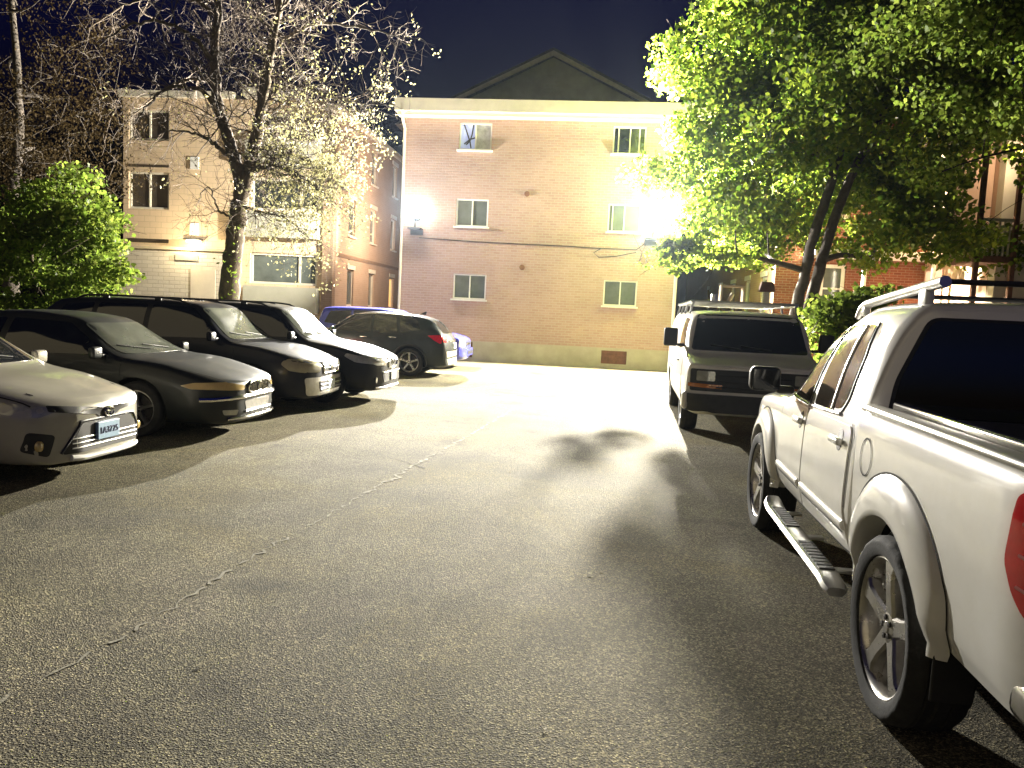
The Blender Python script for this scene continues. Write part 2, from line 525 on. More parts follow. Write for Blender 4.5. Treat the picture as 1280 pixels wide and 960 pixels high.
def wheel_parts(rad, width, spokes, rimmat, tyremat, style='slim', rr=0.68, darkmat=None):
    """mesh data for one wheel, outer face towards +x, centre at origin: tyre, rim"""
    T = MB(); h = width / 2; ri = rad * rr
    prof = [(-h * .8, ri), (-h, ri + (rad - ri) * .35), (-h, rad * .93), (-h * .8, rad * .985), (-h * .45, rad), (-h * .4, rad * .98), (-h * .34, rad), (0, rad),
            (h * .06, rad * .98), (h * .34, rad), (h * .4, rad * .98), (h * .45, rad), (h * .8, rad * .985), (h * .97, rad * .94), (h, rad * .90), (h * .985, rad * .885), (h, ri + (rad - ri) * .4), (h * .9, ri + .006), (h * .78, ri), ]
    n = 96
    def mod(i, k, r):
        if k in (2, 3, 12, 13) and i % 4 == 0:
            return r - .006
        return r
    T.lathe(prof, n, 'x', mod=mod)
    tyre = T
    W = MB()
    W.lathe([(h * .82, ri + .004), (h * .84, ri - .004), (h * .78, ri - .014), (h * .55, ri - .022), (-h * .7, ri - .03), (-h * .8, ri)], 64, 'x')
    hub = ri * .2
    W.lathe([(h * .35, hub * 1.25), (h * .62, hub * 1.1), (h * .66, hub * .8), (h * .66, hub * .45), (h * .70, hub * .40), (h * .71, 0.001)], 32, 'x')
    for k in range(spokes):
        a = math.pi / 2 + 2 * math.pi * k / spokes
        d = np.array([math.cos(a), math.sin(a)]); e = np.array([-d[1], d[0]])
        if style == 'broad':
            w0, w1, w2 = ri * .16, ri * .13, ri * .24
        elif style == 'split':
            w0, w1, w2 = ri * .12, ri * .10, ri * .14
        else:
            w0, w1, w2 = ri * .13, ri * .085, ri * .11
        st = [(hub * .9, w0, h * .62), (ri * .55, w1, h * .72), (ri * .8, w1 * 1.1, h * .76), (ri - .012, w2, h * .74)]
        v = []
        for (q, ww, xx) in st:
            for (sgn, dx) in ((-1, -.012), (-.75, 0), (.75, 0), (1, -.012), (1, -.05), (-1, -.05)):
                p = d * q + e * ww * sgn
                v.append((xx + dx, p[0], p[1]))
        f = [(6 * i + j, 6 * i + (j + 1) % 6, 6 * i + 6 + (j + 1) % 6, 6 * i + 6 + j) for i in range(3) for j in range(6)]
        f += [tuple(range(6)), tuple(range(18, 24))[::-1]]
        W.add(v, f)
    D = MB()   # brake disc and dark drum behind the spokes
    D.lathe([(-h * .1, ri * .98), (h * .02, ri * .75), (h * .1, ri * .72), (h * .1, 0.001)], 40, 'x')
    for k in range(5):
        a = 2 * math.pi * (k + .5) / 5
        D.lathe([(h * .60, .012), (h * .72, .012), (h * .74, .001)], 8, 'x', (0, math.cos(a) * hub * .72, math.sin(a) * hub * .72))
    return tyre, W, D

def add_wheels(car, axles, track, rad, width, spokes, rimmat, style='slim', rr=0.68):
    t, w, d = wheel_parts(rad, width, spokes, rimmat, None, style, rr)
    first = None
    for ay in axles:
        for sg in (1, -1):
            loc = (sg * (track - width / 2), ay, rad)
            if first is None:
                wh = empty('wheel', loc, 0, parent=car)
                t.build('tyre', MATS['tyre'], wh, True)
                w.build('rim', rimmat, wh, True)
                d.build('brake_disc', MATS['brake'], wh, True)
                first = wh
            else:
                wh = copy_tree(first, car)
                wh.location = loc
                wh.rotation_euler = (0, 0, 0 if sg > 0 else math.pi)

def mirror_mesh(sx, cx, cy, cz, w=.17, h=.13, d=.08, arm=.1):
    m = MB()
    m.bbox(cx - w / 2, cx + w / 2, cy - d / 2, cy + d / 2, cz - h / 2, cz + h / 2, .03, 0, 3)
    m.bbox(min(cx - sx * w / 2, cx - sx * (w / 2 + arm)), max(cx - sx * w / 2, cx - sx * (w / 2 + arm)), cy - .025, cy + .03, cz - h / 2, cz - h / 2 + .045, .01)
    return m

def plate(B, parent, cx, cz, view, text, mat, txtmat, name='license_plate', w=.28, h=.14, off=.02):
    p, n = B.proj(cx, cz, view, 0)
    sg = 1 if view == 'front' else -1
    y = p.y + sg * off
    m = MB().bbox(cx - w / 2, cx + w / 2, min(y, y - sg * (off + .03)), max(y, y - sg * (off + .03)), cz - h / 2, cz + h / 2, .006)
    o = m.build(name, mat, parent)
    if text:
        text_obj(text, h * .52, txtmat, o, (cx, y + sg * .003, cz - h * .02), (R(90), 0, R(180) if sg > 0 else 0))
    return o
# ------------------------------------------------------------------ shared materials
pm('tyre', (0.022, 0.022, 0.021), .82, dirt=.35, scale=14, bmp=.2)
pm('brake', (0.06, 0.055, 0.05), .6, .6, dirt=.4, scale=20)
pm('well', (0.012, 0.012, 0.012), .95)
pm('alloy', (0.62, 0.60, 0.56), .28, .9, dirt=.3, scale=12)
pm('alloy_dark', (0.34, 0.33, 0.31), .35, .85, dirt=.3, scale=12)
pm('chrome', (0.78, 0.77, 0.74), .14, 1.0, dirt=.15, scale=8)
pm('satin', (0.62, 0.61, 0.58), .34, .85, dirt=.2, scale=10)
pm('black_plastic', (0.018, 0.018, 0.018), .5, dirt=.3, scale=12, bmp=.08)
pm('seam', (0.006, 0.006, 0.006), .9)
pm('glass_dark', (0.012, 0.014, 0.013), .05, 0, .6, dirt=.2, scale=3)
pm('glass_sheen', (0.10, 0.112, 0.088), .28, 0, .4, dirt=.55, scale=2.2)  # pale green base paints reflected light into the windshields
pm('glass_brown', (0.040, 0.030, 0.018), .06, 0, .7, dirt=.35, scale=3.0)
pm('lamp_clear', (0.42, 0.42, 0.36), .16, .25, .8, dirt=.22, scale=18)
pm('lamp_yellowed', (0.62, 0.45, 0.17), .18, 0, .9, dirt=.15, scale=14)
pm('lamp_hazy', (0.34, 0.31, 0.19), .3, 0, .5, dirt=.2, scale=14)
pm('lamp_amber', (0.50, 0.16, 0.02), .22, 0, .8, dirt=.22, scale=22)
pm('lamp_red', (0.58, 0.012, 0.018), .14, 0, .9, dirt=.22, scale=18)
pm('plate_blue', (0.30, 0.44, 0.58), .4, dirt=.2, scale=12)
pm('plate_white', (0.72, 0.76, 0.76), .4, dirt=.15, scale=12)
pm('plate_ink', (0.02, 0.035, 0.12), .5)
pm('interior', (0.30, 0.30, 0.26), .8, dirt=.4)
PAINT = {
    'silver': pm('paint_silver', (0.40, 0.38, 0.31), .30, .1, .8, dirt=.12, scale=2.5),
    'charcoal': pm('paint_charcoal', (0.022, 0.025, 0.023), .40, 0, .12, spec=.3, dirt=.3, scale=2.5),
    'blueblack': pm('paint_blueblack', (0.012, 0.014, 0.022), .40, 0, .12, spec=.3, dirt=.3, scale=2.5),
    'black': pm('paint_black', (0.011, 0.012, 0.016), .40, 0, .12, spec=.3, dirt=.3, scale=2.5),
    'slate': pm('paint_slate', (0.030, 0.036, 0.035), .26, 0, .12, spec=.3, dirt=.25, scale=2.5),
    'blue': pm('paint_blue', (0.065, 0.075, 0.42), .30, 0, .8, dirt=.2, scale=2.5),
    'white': pm('paint_white', (0.72, 0.715, 0.68), .30, 0, .8, scale=2.6, dirtcol=(.66, .645, .59)),
    'van': pm('paint_van_white', (0.70, 0.68, 0.60), .38, 0, .5, dirt=.14, scale=2.0),
}
CARGROUP_OUT = 'cars parked in the row along the fence side'

def glass_set(B, car, spec):
    if 'ws' in spec:
        B.panel(rpoly(spec['ws'], .05), 'front', 'windshield', MATS[spec.get('wsmat', 'glass_sheen')], car, .004, .008, .08)
        mb = MB()
        zb = spec['ws'][0][1] + .03
        for x0 in (-.30, .12):
            mb_pts = [(x0, zb), (x0 + .42, zb + .05)]
            B.bar(mb_pts, 'front', mb, .008, .014)
        mb.build('wiper', MATS['black_plastic'], car, True)
    if 'rw' in spec:
        B.panel(rpoly(spec['rw'], .05), 'rear', 'rear_window', MATS['glass_dark'], car, .004, .008, .08)
    for poly in spec.get('sw', []):
        for v in ('right', 'left'):
            B.panel(rpoly(poly, .035), v, 'side_window', MATS['glass_dark'], car, .004, .008, .07)
    for poly, (hy, hz) in spec.get('doors', []):
        for v in ('right', 'left'):
            d = B.panel(rpoly(poly, .03), v, 'door', spec['paint'], car, .006, .004, .07)
            h = MB()
            p, n = B.proj(hy, hz, v, 0)
            sg = 1 if v == 'right' else -1
            h.bbox(p.x - .01, p.x + sg * .035 + (0 if sg > 0 else 0), hy - .09, hy + .09, hz - .014, hz + .014, .01) if sg > 0 else h.bbox(p.x - .035, p.x + .01, hy - .09, hy + .09, hz - .014, hz + .014, .01)
            h.build('handle', spec.get('handlemat', spec['paint']), d, True)
    mb = MB()
    for line in spec.get('seams', []):
        for v in ('right', 'left'):
            B.ribbon(line, v, mb, .012, .003)
    for line in spec.get('topseams', []):
        B.ribbon(line, 'top', mb, .010, .003)
    if mb.v:
        mb.build('panel_gap', MATS['seam'], car)
    if 'mirror' in spec:
        y, z, x = spec['mirror']
        for sg in (1, -1):
            mirror_mesh(sg, sg * x, y, z).build('mirror', spec.get('mirrormat', spec['paint']), car, True)
    if 'rails' in spec:
        for sg in (1, -1):
            mb = MB()
            ys = np.linspace(spec['rails'][0], spec['rails'][1], 12)
            pts = []
            for k, y in enumerate(ys):
                p, n = B.proj(sg * spec['rails'][2], y, 'top')
                pts.append((p.x, p.y, p.z + (.045 if 0 < k < 11 else .0)))
            mb.tube(pts, .015, 8)
            for k in (3, 8):
                p = pts[k]
                mb.bbox(p[0] - .018, p[0] + .018, p[1] - .05, p[1] + .05, p[2] - .06, p[2] + .012, .01)
            mb.build('roof_rail', MATS['black_plastic'], car, True)

def finish(car, B, spec, axles, r, w):
    B.build(spec['paint'], MATS['well'], car, [(a, r) for a in axles], r + spec.get('gap', .05), .26, w=w)

# ================================================================== compact silver sedan
def compact_sedan():
    c = empty('parked_sedan', label='silver compact sedan with a blue plate, nearest of the nose-out row', cat='car', group=CARGROUP_OUT)
    S = dict(paint=PAINT['silver'], wsmat='glass_dark',
             ws=[(-.62, .925), (.62, .925), (.50, 1.27), (-.50, 1.27)],
             sw=[[(.80, .90), (.28, 1.24), (-.30, 1.27), (-.30, .88)], [(-.38, .88), (-.38, 1.27), (-.95, 1.22), (-1.2, .93)]],
             doors=[([(.98, .30), (1.0, .80), (-.30, .85), (-.30, .28)], (-.12, .76)), ([(-.34, .28), (-.34, .85), (-1.15, .88), (-1.0, .5), (-.75, .30)], (-.95, .78))],
             mirror=(.72, .93, .90), topseams=[[(-.66, 1.98), (-.74, 1.5), (-.70, 1.12)], [(.66, 1.98), (.74, 1.5), (.70, 1.12)]])
    rings = [hood(2.10, .40, .22, .58, .61, .02), hood(2.09, .58, .18, .61, .65, .10), hood(2.03, .72, .17, .64, .70, .16), hood(1.80, .79, .17, .68, .76, .14),
             hood(1.4, .815, .17, .76, .85, .06), hood(1.05, .82, .17, .82, .91, .08), cabin(.30, .82, .17, .85, 1.33, .545, 0, .08), cabin(-.2, .82, .17, .86, 1.365, .56),
             cabin(-.85, .82, .17, .88, 1.33, .55), hood(-1.55, .81, .18, .89, .98), hood(-1.95, .78, .2, .87, .95, -.05), hood(-2.1, .70, .26, .72, .78, -.08), hood(-2.12, .5, .3, .6, .65, -.05)]
    B = Body(rings)
    glass_set(B, c, S)
    # thin upper grille that dips to the badge
    B.panel(rpoly([(-.60, .615), (-.16, .555), (-.09, .51), (.09, .51), (.16, .555), (.60, .615), (.60, .665), (.16, .615), (.08, .605), (-.08, .605), (-.16, .615), (-.60, .665)], .012), 'front', 'upper_grille', MATS['black_plastic'], c, .006, .01, .05)
    mb = MB()
    y = B.proj(0, .58, 'front')[0].y + .016
    def ring(cx, cz, a, b, r=.007):
        t = np.linspace(0, 2 * math.pi, 25)
        mb.tube([(cx + a * math.cos(q), y, cz + b * math.sin(q)) for q in t], r, 6, cap=False)
    ring(0, .562, .062, .043); ring(0, .562, .020, .041); ring(0, .582, .040, .016)
    mb.build('badge', MATS['chrome'], c, True)
    # lower trapezoid mouth, slats, plate
    g = B.panel(rpoly([(-.34, .50), (.34, .50), (.50, .275), (.50, .25), (-.50, .25), (-.50, .275)], .03), 'front', 'lower_grille', MATS['black_plastic'], c, .005, .012, .05)
    mb = MB()
    for z in (.295, .335, .375):
        B.bar([(-.44, z), (.44, z)], 'front', mb, .006, .010)
    mb.build('grille_bar', MATS['satin'], g, True)
    fr = MB(); B.bar([(-.52, .26), (-.36, .515), (.36, .515), (.52, .26)], 'front', fr, .012, .004); fr.build('grille_surround', MATS['black_plastic'], c, True)
    lip = MB(); B.bar([(-.44, .215), (-.3, .205), (.3, .205), (.44, .215)], 'front', lip, .026, .010, 8); lip.build('bumper_lip', MATS['paint_white'], c, True)
    plate(B, c, .02, .405, 'front', '1A3725', MATS['plate_blue'], MATS['plate_ink'], off=.03, w=.30, h=.155)
    for s in (1, -1):
        B.panel(rpoly([(s * .54, .62), (s * .62, .66), (s * .795, .70), (s * .78, .60), (s * .66, .57)], .02), 'front', 'headlight', MATS['lamp_clear'], c, .005, .01, .05)
        fb = B.panel(rpoly([(s * .56, .42), (s * .72, .46), (s * .74, .30), (s * .60, .24)], .03), 'front', 'fog_lamp_bezel', MATS['black_plastic'], c, .005, .01, .05)
        p, n = B.proj(s * .66, .34, 'front')
        m = MB(); m.lathe([(0, .045), (.02, .042), (.028, .03), (.03, .001)], 20, 'y', (p.x, p.y - .004, p.z)); m.build('fog_lamp', MATS['lamp_yellowed'], fb, True)
    finish(c, B, S, (1.28, -1.22), .295, .82)
    add_wheels(c, (1.28, -1.22), .80, .295, .19, 5, MATS['alloy'], 'split', .66)
    return c

# ================================================================== large dark sedan
def large_sedan():
    c = empty('parked_sedan', label='dark full size sedan with an oval chrome grille and yellowed headlights', cat='car', group=CARGROUP_OUT)
    S = dict(paint=PAINT['charcoal'], ws=[(-.64, .92), (.64, .92), (.52, 1.25), (-.52, 1.25)],
             sw=[[(.92, .91), (.30, 1.25), (-.36, 1.275), (-.36, .89)], [(-.45, .89), (-.45, 1.275), (-1.10, 1.21), (-1.42, .93)]],
             doors=[([(1.08, .26), (1.1, .84), (-.36, .86), (-.36, .25)], (-.15, .78)), ([(-.40, .25), (-.40, .86), (-1.30, .88), (-1.16, .5), (-.92, .26)], (-1.1, .79))],
             mirror=(.86, .94, .93), handlemat=MATS['satin'], topseams=[[(-.60, 2.22), (-.74, 1.7), (-.74, 1.2)], [(.60, 2.22), (.74, 1.7), (.74, 1.2)]])
    rings = [hood(2.36, .42, .24, .56, .60, .03), hood(2.35, .60, .19, .61, .65, .10), hood(2.27, .76, .17, .64, .69, .15), hood(2.0, .83, .17, .70, .77, .12),
             hood(1.55, .86, .17, .79, .87, .05), hood(1.12, .86, .17, .84, .92, .08), cabin(.32, .86, .17, .87, 1.33, .56, 0, .08), cabin(-.25, .86, .17, .88, 1.375, .58),
             cabin(-1.0, .86, .17, .89, 1.33, .57), hood(-1.65, .85, .18, .90, .96), hood(-2.15, .82, .2, .88, .93, -.05), hood(-2.32, .74, .26, .72, .78, -.08), hood(-2.34, .5, .3, .6, .65, -.05)]
    B = Body(rings)
    glass_set(B, c, S)
    t = np.linspace(0, 2 * math.pi, 40, endpoint=False)
    sq = lambda q: math.copysign(abs(q) ** .7, q)
    gp = [(.27 * sq(math.cos(q)), .575 + .075 * sq(math.sin(q))) for q in t]
    g = B.panel(gp, 'front', 'grille', MATS['black_plastic'], c, .012, .012, .05)
    mb = MB(); B.bar(gp + [gp[0]], 'front', mb, .014, .012, 8); mb.build('grille_surround', MATS['chrome'], g, True)
    mb = MB()
    for x in np.linspace(-.21, .21, 11):
        B.bar([(x, .515), (x, .635)], 'front', mb, .006, .018)
    mb.build('grille_bar', MATS['chrome'], g, True)
    mb = MB(); y = B.proj(0, .58, 'front')[0].y + .03
    mb.tube([(.05 * math.cos(q), y, .578 + .05 * math.sin(q)) for q in np.linspace(0, 2 * math.pi, 25)], .010, 6, cap=False)
    for dx in (-.022, 0, .022):
        mb.tube([(dx - .012, y, .552), (dx + .012, y, .604)], .007, 6)
    mb.build('badge', MATS['chrome'], g, True)
    for s in (1, -1):
        B.panel(rpoly([(s * .34, .60), (s * .56, .645), (s * .74, .655), (s * .74, .575), (s * .56, .56), (s * .38, .555)], .025), 'front', 'headlight', MATS['lamp_yellowed'], c, .006, .01, .05)
        B.panel(rpoly([(2.24, .655), (1.95, .65), (1.80, .615), (1.92, .578), (2.24, .575)], .025), 'right' if s > 0 else 'left', 'side_lamp', MATS['lamp_yellowed'], c, .006, .01, .05)
        B.panel(rpoly([(s * .46, .33), (s * .66, .34), (s * .64, .28), (s * .48, .27)], .02), 'front', 'fog_lamp', MATS['lamp_clear'], c, .006, .01, .05)
    mb = MB(); B.bar([(-.80, .46), (-.5, .475), (.5, .475), (.80, .46)], 'front', mb, .030, .004, 8); mb.build('bumper_bar', MATS['chrome'], c, True)
    B.panel(rpoly([(-.34, .42), (.34, .42), (.30, .30), (-.30, .30)], .03), 'front', 'lower_grille', MATS['alloy_dark'], c, .006, .01, .05)
    mb = MB(); B.bar([(-.60, .235), (.60, .235)], 'front', mb, .022, .006, 8); mb.build('bumper_lip', MATS['chrome'], c, True)
    mb = MB(); B.bar([(-.34, .30), (.34, .30)], 'front', mb, .014, .012, 8); mb.build('bumper_step', MATS['satin'], c, True)
    finish(c, B, S, (1.28, -1.42), .315, .86)
    add_wheels(c, (1.28, -1.42), .845, .315, .20, 5, MATS['alloy_dark'], 'slim', .68)
    return c

# ================================================================== sport utility pair
def utility(label, paint, nose='bar', L2=2.25, long=False):
    w, rf = .86, 1.57
    c = empty('parked_suv', label=label, cat='car', group=CARGROUP_OUT)
    yc, yr = L2 - 1.15, L2 - 1.86                       # cowl, roof front
    ye = -L2 + .55
    S = dict(paint=paint, ws=[(-.66, 1.03), (.66, 1.03), (.56, 1.46), (-.56, 1.46)],
             sw=[[(yc - .22, 1.04), (yr - .02, 1.46), (yr - .62, 1.48), (yr - .62, 1.02)], [(yr - .70, 1.02), (yr - .70, 1.48), (yr - 1.45, 1.47), (yr - 1.45, 1.02)], [(yr - 1.53, 1.02), (yr - 1.53, 1.47), (ye + .10, 1.42), (ye - .12, 1.05)]],
             doors=[([(yc - .02, .36), (yc, .94), (yr - .64, .97), (yr - .64, .34)], (yr - .45, .88)), ([(yr - .68, .34), (yr - .68, .97), (yr - 1.48, .98), (yr - 1.40, .60), (yr - 1.15, .36)], (yr - 1.3, .90))],
             mirror=(yc - .28, 1.07, .95), rails=(yr - .10, ye + .2, .56), topseams=[[(-.60, L2 - .22), (-.74, L2 - .6), (-.74, yc + .05)], [(.60, L2 - .22), (.74, L2 - .6), (.74, yc + .05)]])
    rings = [hood(L2, .44, .30, .66, .70, .02), hood(L2 - .02, .62, .24, .71, .75, .08), hood(L2 - .12, .77, .22, .75, .80, .12), hood(L2 - .38, .84, .22, .82, .88, .09),
             hood(L2 - .75, w, .22, .90, .96, .04), hood(yc, w, .22, .95, 1.02, .07), cabin(yr, w, .22, .98, rf - .04, .60, 0, .07), cabin(yr - .6, w, .22, .99, rf, .62),
             cabin(-.9, w, .22, 1.0, rf, .62), cabin(ye, w, .22, 1.01, rf - .05, .60), hood(-L2 + .14, w * .98, .24, 1.02, 1.10), hood(-L2 + .04, .80, .26, .90, .98, -.05), hood(-L2, .66, .32, .72, .8, -.05)]
    B = Body(rings)
    glass_set(B, c, S)
    if nose == 'bar':
        g = B.panel(rpoly([(-.34, .735), (.34, .735), (.30, .585), (-.30, .585)], .03), 'front', 'grille', MATS['black_plastic'], c, .008, .01, .05)
        mb = MB(); B.bar([(-.34, .74), (.34, .74), (.30, .58), (-.30, .58), (-.34, .74)], 'front', mb, .014, .010, 8); B.bar([(-.32, .66), (.32, .66)], 'front', mb, .012, .014, 8)
        mb.build('grille_surround', MATS['chrome'], g, True)
        mb = MB(); y = B.proj(0, .66, 'front')[0].y + .03
        mb.lathe([(-.02, .05), (.0, .05), (.006, .04), (.008, .001)], 24, 'y', (0, y, .66)); mb.build('badge', MATS['chrome'], g, True)
        for s in (1, -1):
            B.panel(rpoly([(s * .40, .73), (s * .62, .79), (s * .80, .80), (s * .825, .66), (s * .66, .61), (s * .44, .60)], .04), 'front', 'headlight', MATS['lamp_hazy'], c, .006, .01, .05)
            B.panel(rpoly([(L2 - .13, .74), (L2 - .42, .78), (L2 - .46, .72), (L2 - .34, .63), (L2 - .13, .60)], .03), 'right' if s > 0 else 'left', 'side_lamp', MATS['lamp_hazy'], c, .006, .01, .05)
        b = B.panel(rpoly([(-.70, .53), (.70, .53), (.66, .27), (-.66, .27)], .05), 'front', 'bumper', MATS['satin'], c, .012, .02, .06)
        B.panel(rpoly([(-.46, .47), (.46, .47), (.43, .32), (-.43, .32)], .02), 'front', 'lower_grille', MATS['black_plastic'], c, .018, .01, .06)
        mb = MB()
        for z in (.36, .42):
            B.bar([(-.43, z), (.43, z)], 'front', mb, .008, .022)
        mb.build('grille_bar', MATS['satin'], c, True)
        plate(B, c, 0, .40, 'front', None, MATS['plate_white'], None, off=.03)
    else:
        g = B.panel(rpoly([(-.24, .735), (.24, .735), (.20, .62), (.0, .575), (-.20, .62)], .02), 'front', 'grille', MATS['black_plastic'], c, .008, .01, .05)
        mb = MB(); B.bar([(-.26, .745), (.26, .745), (.22, .61), (0, .565), (-.22, .61), (-.26, .745)], 'front', mb, .016, .010, 8); B.bar([(-.12, .735), (0, .64), (.12, .735)], 'front', mb, .012, .014)
        mb.build('grille_surround', MATS['chrome'], g, True)
        for s in (1, -1):
            B.panel(rpoly([(s * .34, .70), (s * .60, .77), (s * .80, .80), (s * .82, .72), (s * .62, .64), (s * .38, .63)], .03), 'front', 'headlight', MATS['lamp_clear'], c, .006, .01, .05)
            B.panel(rpoly([(L2 - .13, .75), (L2 - .55, .83), (L2 - .58, .78), (L2 - .40, .69), (L2 - .13, .66)], .03), 'right' if s > 0 else 'left', 'side_lamp', MATS['lamp_clear'], c, .006, .01, .05)
            p, n = B.proj(s * .62, .40, 'front')
            m = MB(); m.lathe([(0, .05), (.012, .048), (.018, .03), (.02, .001)], 20, 'y', tuple(p)); m.build('fog_lamp', MATS['lamp_clear'], c, True)
        B.panel(rpoly([(-.50, .51), (.50, .51), (.44, .36), (-.44, .36)], .03), 'front', 'lower_grille', MATS['black_plastic'], c, .008, .012, .06)
        mb = MB(); B.bar([(-.48, .525), (.48, .525)], 'front', mb, .010, .012); mb.build('bumper_trim', MATS['chrome'], c, True)
        plate(B, c, -.02, .45, 'front', None, MATS['plate_white'], None, off=.035)
        mb = MB(); B.bar([(-.62, .27), (.62, .27)], 'front', mb, .024, .0, 8); mb.build('bumper_lip', MATS['satin'], c, True)
    ax = (L2 - .92, -L2 + .98)
    finish(c, B, S, ax, .335, w)
    add_wheels(c, ax, .85, .335, .21, 5, MATS['alloy'], 'slim', .68)
    return c

# ================================================================== crossover seen from the rear
def crossover(label, paint, deep=False):
    w, rf = .80, 1.48
    c = empty('parked_crossover', label=label, cat='car', group=CARGROUP_OUT)
    S = dict(paint=paint, ws=[(-.60, 1.02), (.60, 1.02), (.50, 1.37), (-.50, 1.37)], wsmat='glass_dark',
             sw=[[(.82, 1.00), (.20, 1.375), (-.22, 1.405), (-.22, .98)], [(-.28, .98), (-.28, 1.405), (-.80, 1.40), (-.88, 1.00)], [(-.94, 1.01), (-.87, 1.395), (-1.30, 1.34), (-1.42, 1.10)]],
             rw=[(-.56, 1.03), (.56, 1.03), (.47, 1.31), (-.47, 1.31)],
             doors=[([(.88, .34), (.92, .92), (-.24, .95), (-.24, .33)], (-.08, .88)), ([(-.28, .33), (-.28, .95), (-.92, .97), (-.86, .6), (-.68, .35)], (-.78, .90))],
             mirror=(.66, 1.03, .90), handlemat=MATS['chrome'])
    rings = [hood(2.10, .42, .28, .62, .66, .02), hood(2.08, .60, .22, .68, .72, .08), hood(1.98, .73, .20, .74, .79, .12), hood(1.7, .78, .20, .82, .89, .08), hood(1.35, w, .20, .89, .96, .04),
             hood(1.0, w, .20, .94, 1.01, .07), cabin(.22, w, .20, .95, rf - .05, .56, 0, .07), cabin(-.3, w, .20, .96, rf, .575), cabin(-1.1, w, .21, 1.0, rf - .03, .56),
             cabin(-1.62, w, .22, 1.03, rf - .13, .53, 0, -.03), hood(-1.97, .765, .24, .97, 1.03, -.06), hood(-2.08, .75, .26, .80, .86, -.10), hood(-2.12, .70, .28, .62, .66, -.08), hood(-2.12, .5, .34, .52, .56, -.05)]
    B = Body(rings)
    glass_set(B, c, S)
    for s in (1, -1):
        v = 'right' if s > 0 else 'left'
        B.panel(rpoly([(-1.60, .98), (-1.90, 1.0), (-2.02, .86), (-1.90, .80), (-1.78, .86)], .03), v, 'tail_light', MATS['lamp_red'], c, .008, .01, .05)
        B.panel(rpoly([(s * .42, .99), (s * .70, .97), (s * .73, .84), (s * .60, .82)], .03), 'rear', 'tail_light', MATS['lamp_red'], c, .010, .01, .05)
    mb = MB(); B.bar([(-.44, .86), (.44, .86)], 'rear', mb, .016, .006, 8); mb.build('tailgate_trim', MATS['chrome'], c, True)
    B.panel(rpoly([(-.68, .62), (.68, .62), (.66, .48), (-.66, .48)], .03), 'rear', 'bumper', PAINT['silver'], c, .010, .02, .06)
    B.panel(rpoly([(-.62, .44), (.62, .44), (.58, .30), (-.58, .30)], .03), 'rear', 'bumper_guard', MATS['satin'], c, .010, .02, .06)
    plate(B, c, 0, .74, 'rear', None, MATS['plate_white'], None, off=.02)
    mb = MB()
    if not deep:
      mb.prism([(-1.38, 1.45), (-1.22, 1.455), (-1.36, 1.53), (-1.40, 1.53)], -.012, .012, 'x'); None if deep else mb.build('antenna_fin', MATS['black_plastic'], c)
    mb = MB()
    for v in ('left', 'right'):
        B.bar([(1.0, .985), (.20, 1.405), (-.3, 1.432), (-.9, 1.42), (-1.35, 1.35)], v, mb, .010, .004)
    mb.build('window_trim', MATS['chrome'], c, True)
    # wheel arch cladding
    for s in (1, -1):
        for ay in (1.28, -1.18):
            mb = MB(); pts = []
            for a in np.linspace(-.15, math.pi + .15, 22):
                p, n = B.proj(ay + .405 * math.cos(a), .33 + .405 * math.sin(a), 'right' if s > 0 else 'left', .004)
                pts.append(tuple(p))
            mb.tube(pts, .026, 8); mb.build('arch_cladding', MATS['black_plastic'], c, True)
    if not deep:
        m = MB(); m.bbox(-.30, .28, -1.0, -.95, .95, 1.0, .01)
    finish(c, B, S, (1.28, -1.18), .33, w)
    add_wheels(c, (1.28, -1.18), .80, .33, .20, 5, MATS['alloy'], 'split', .70)
    return c

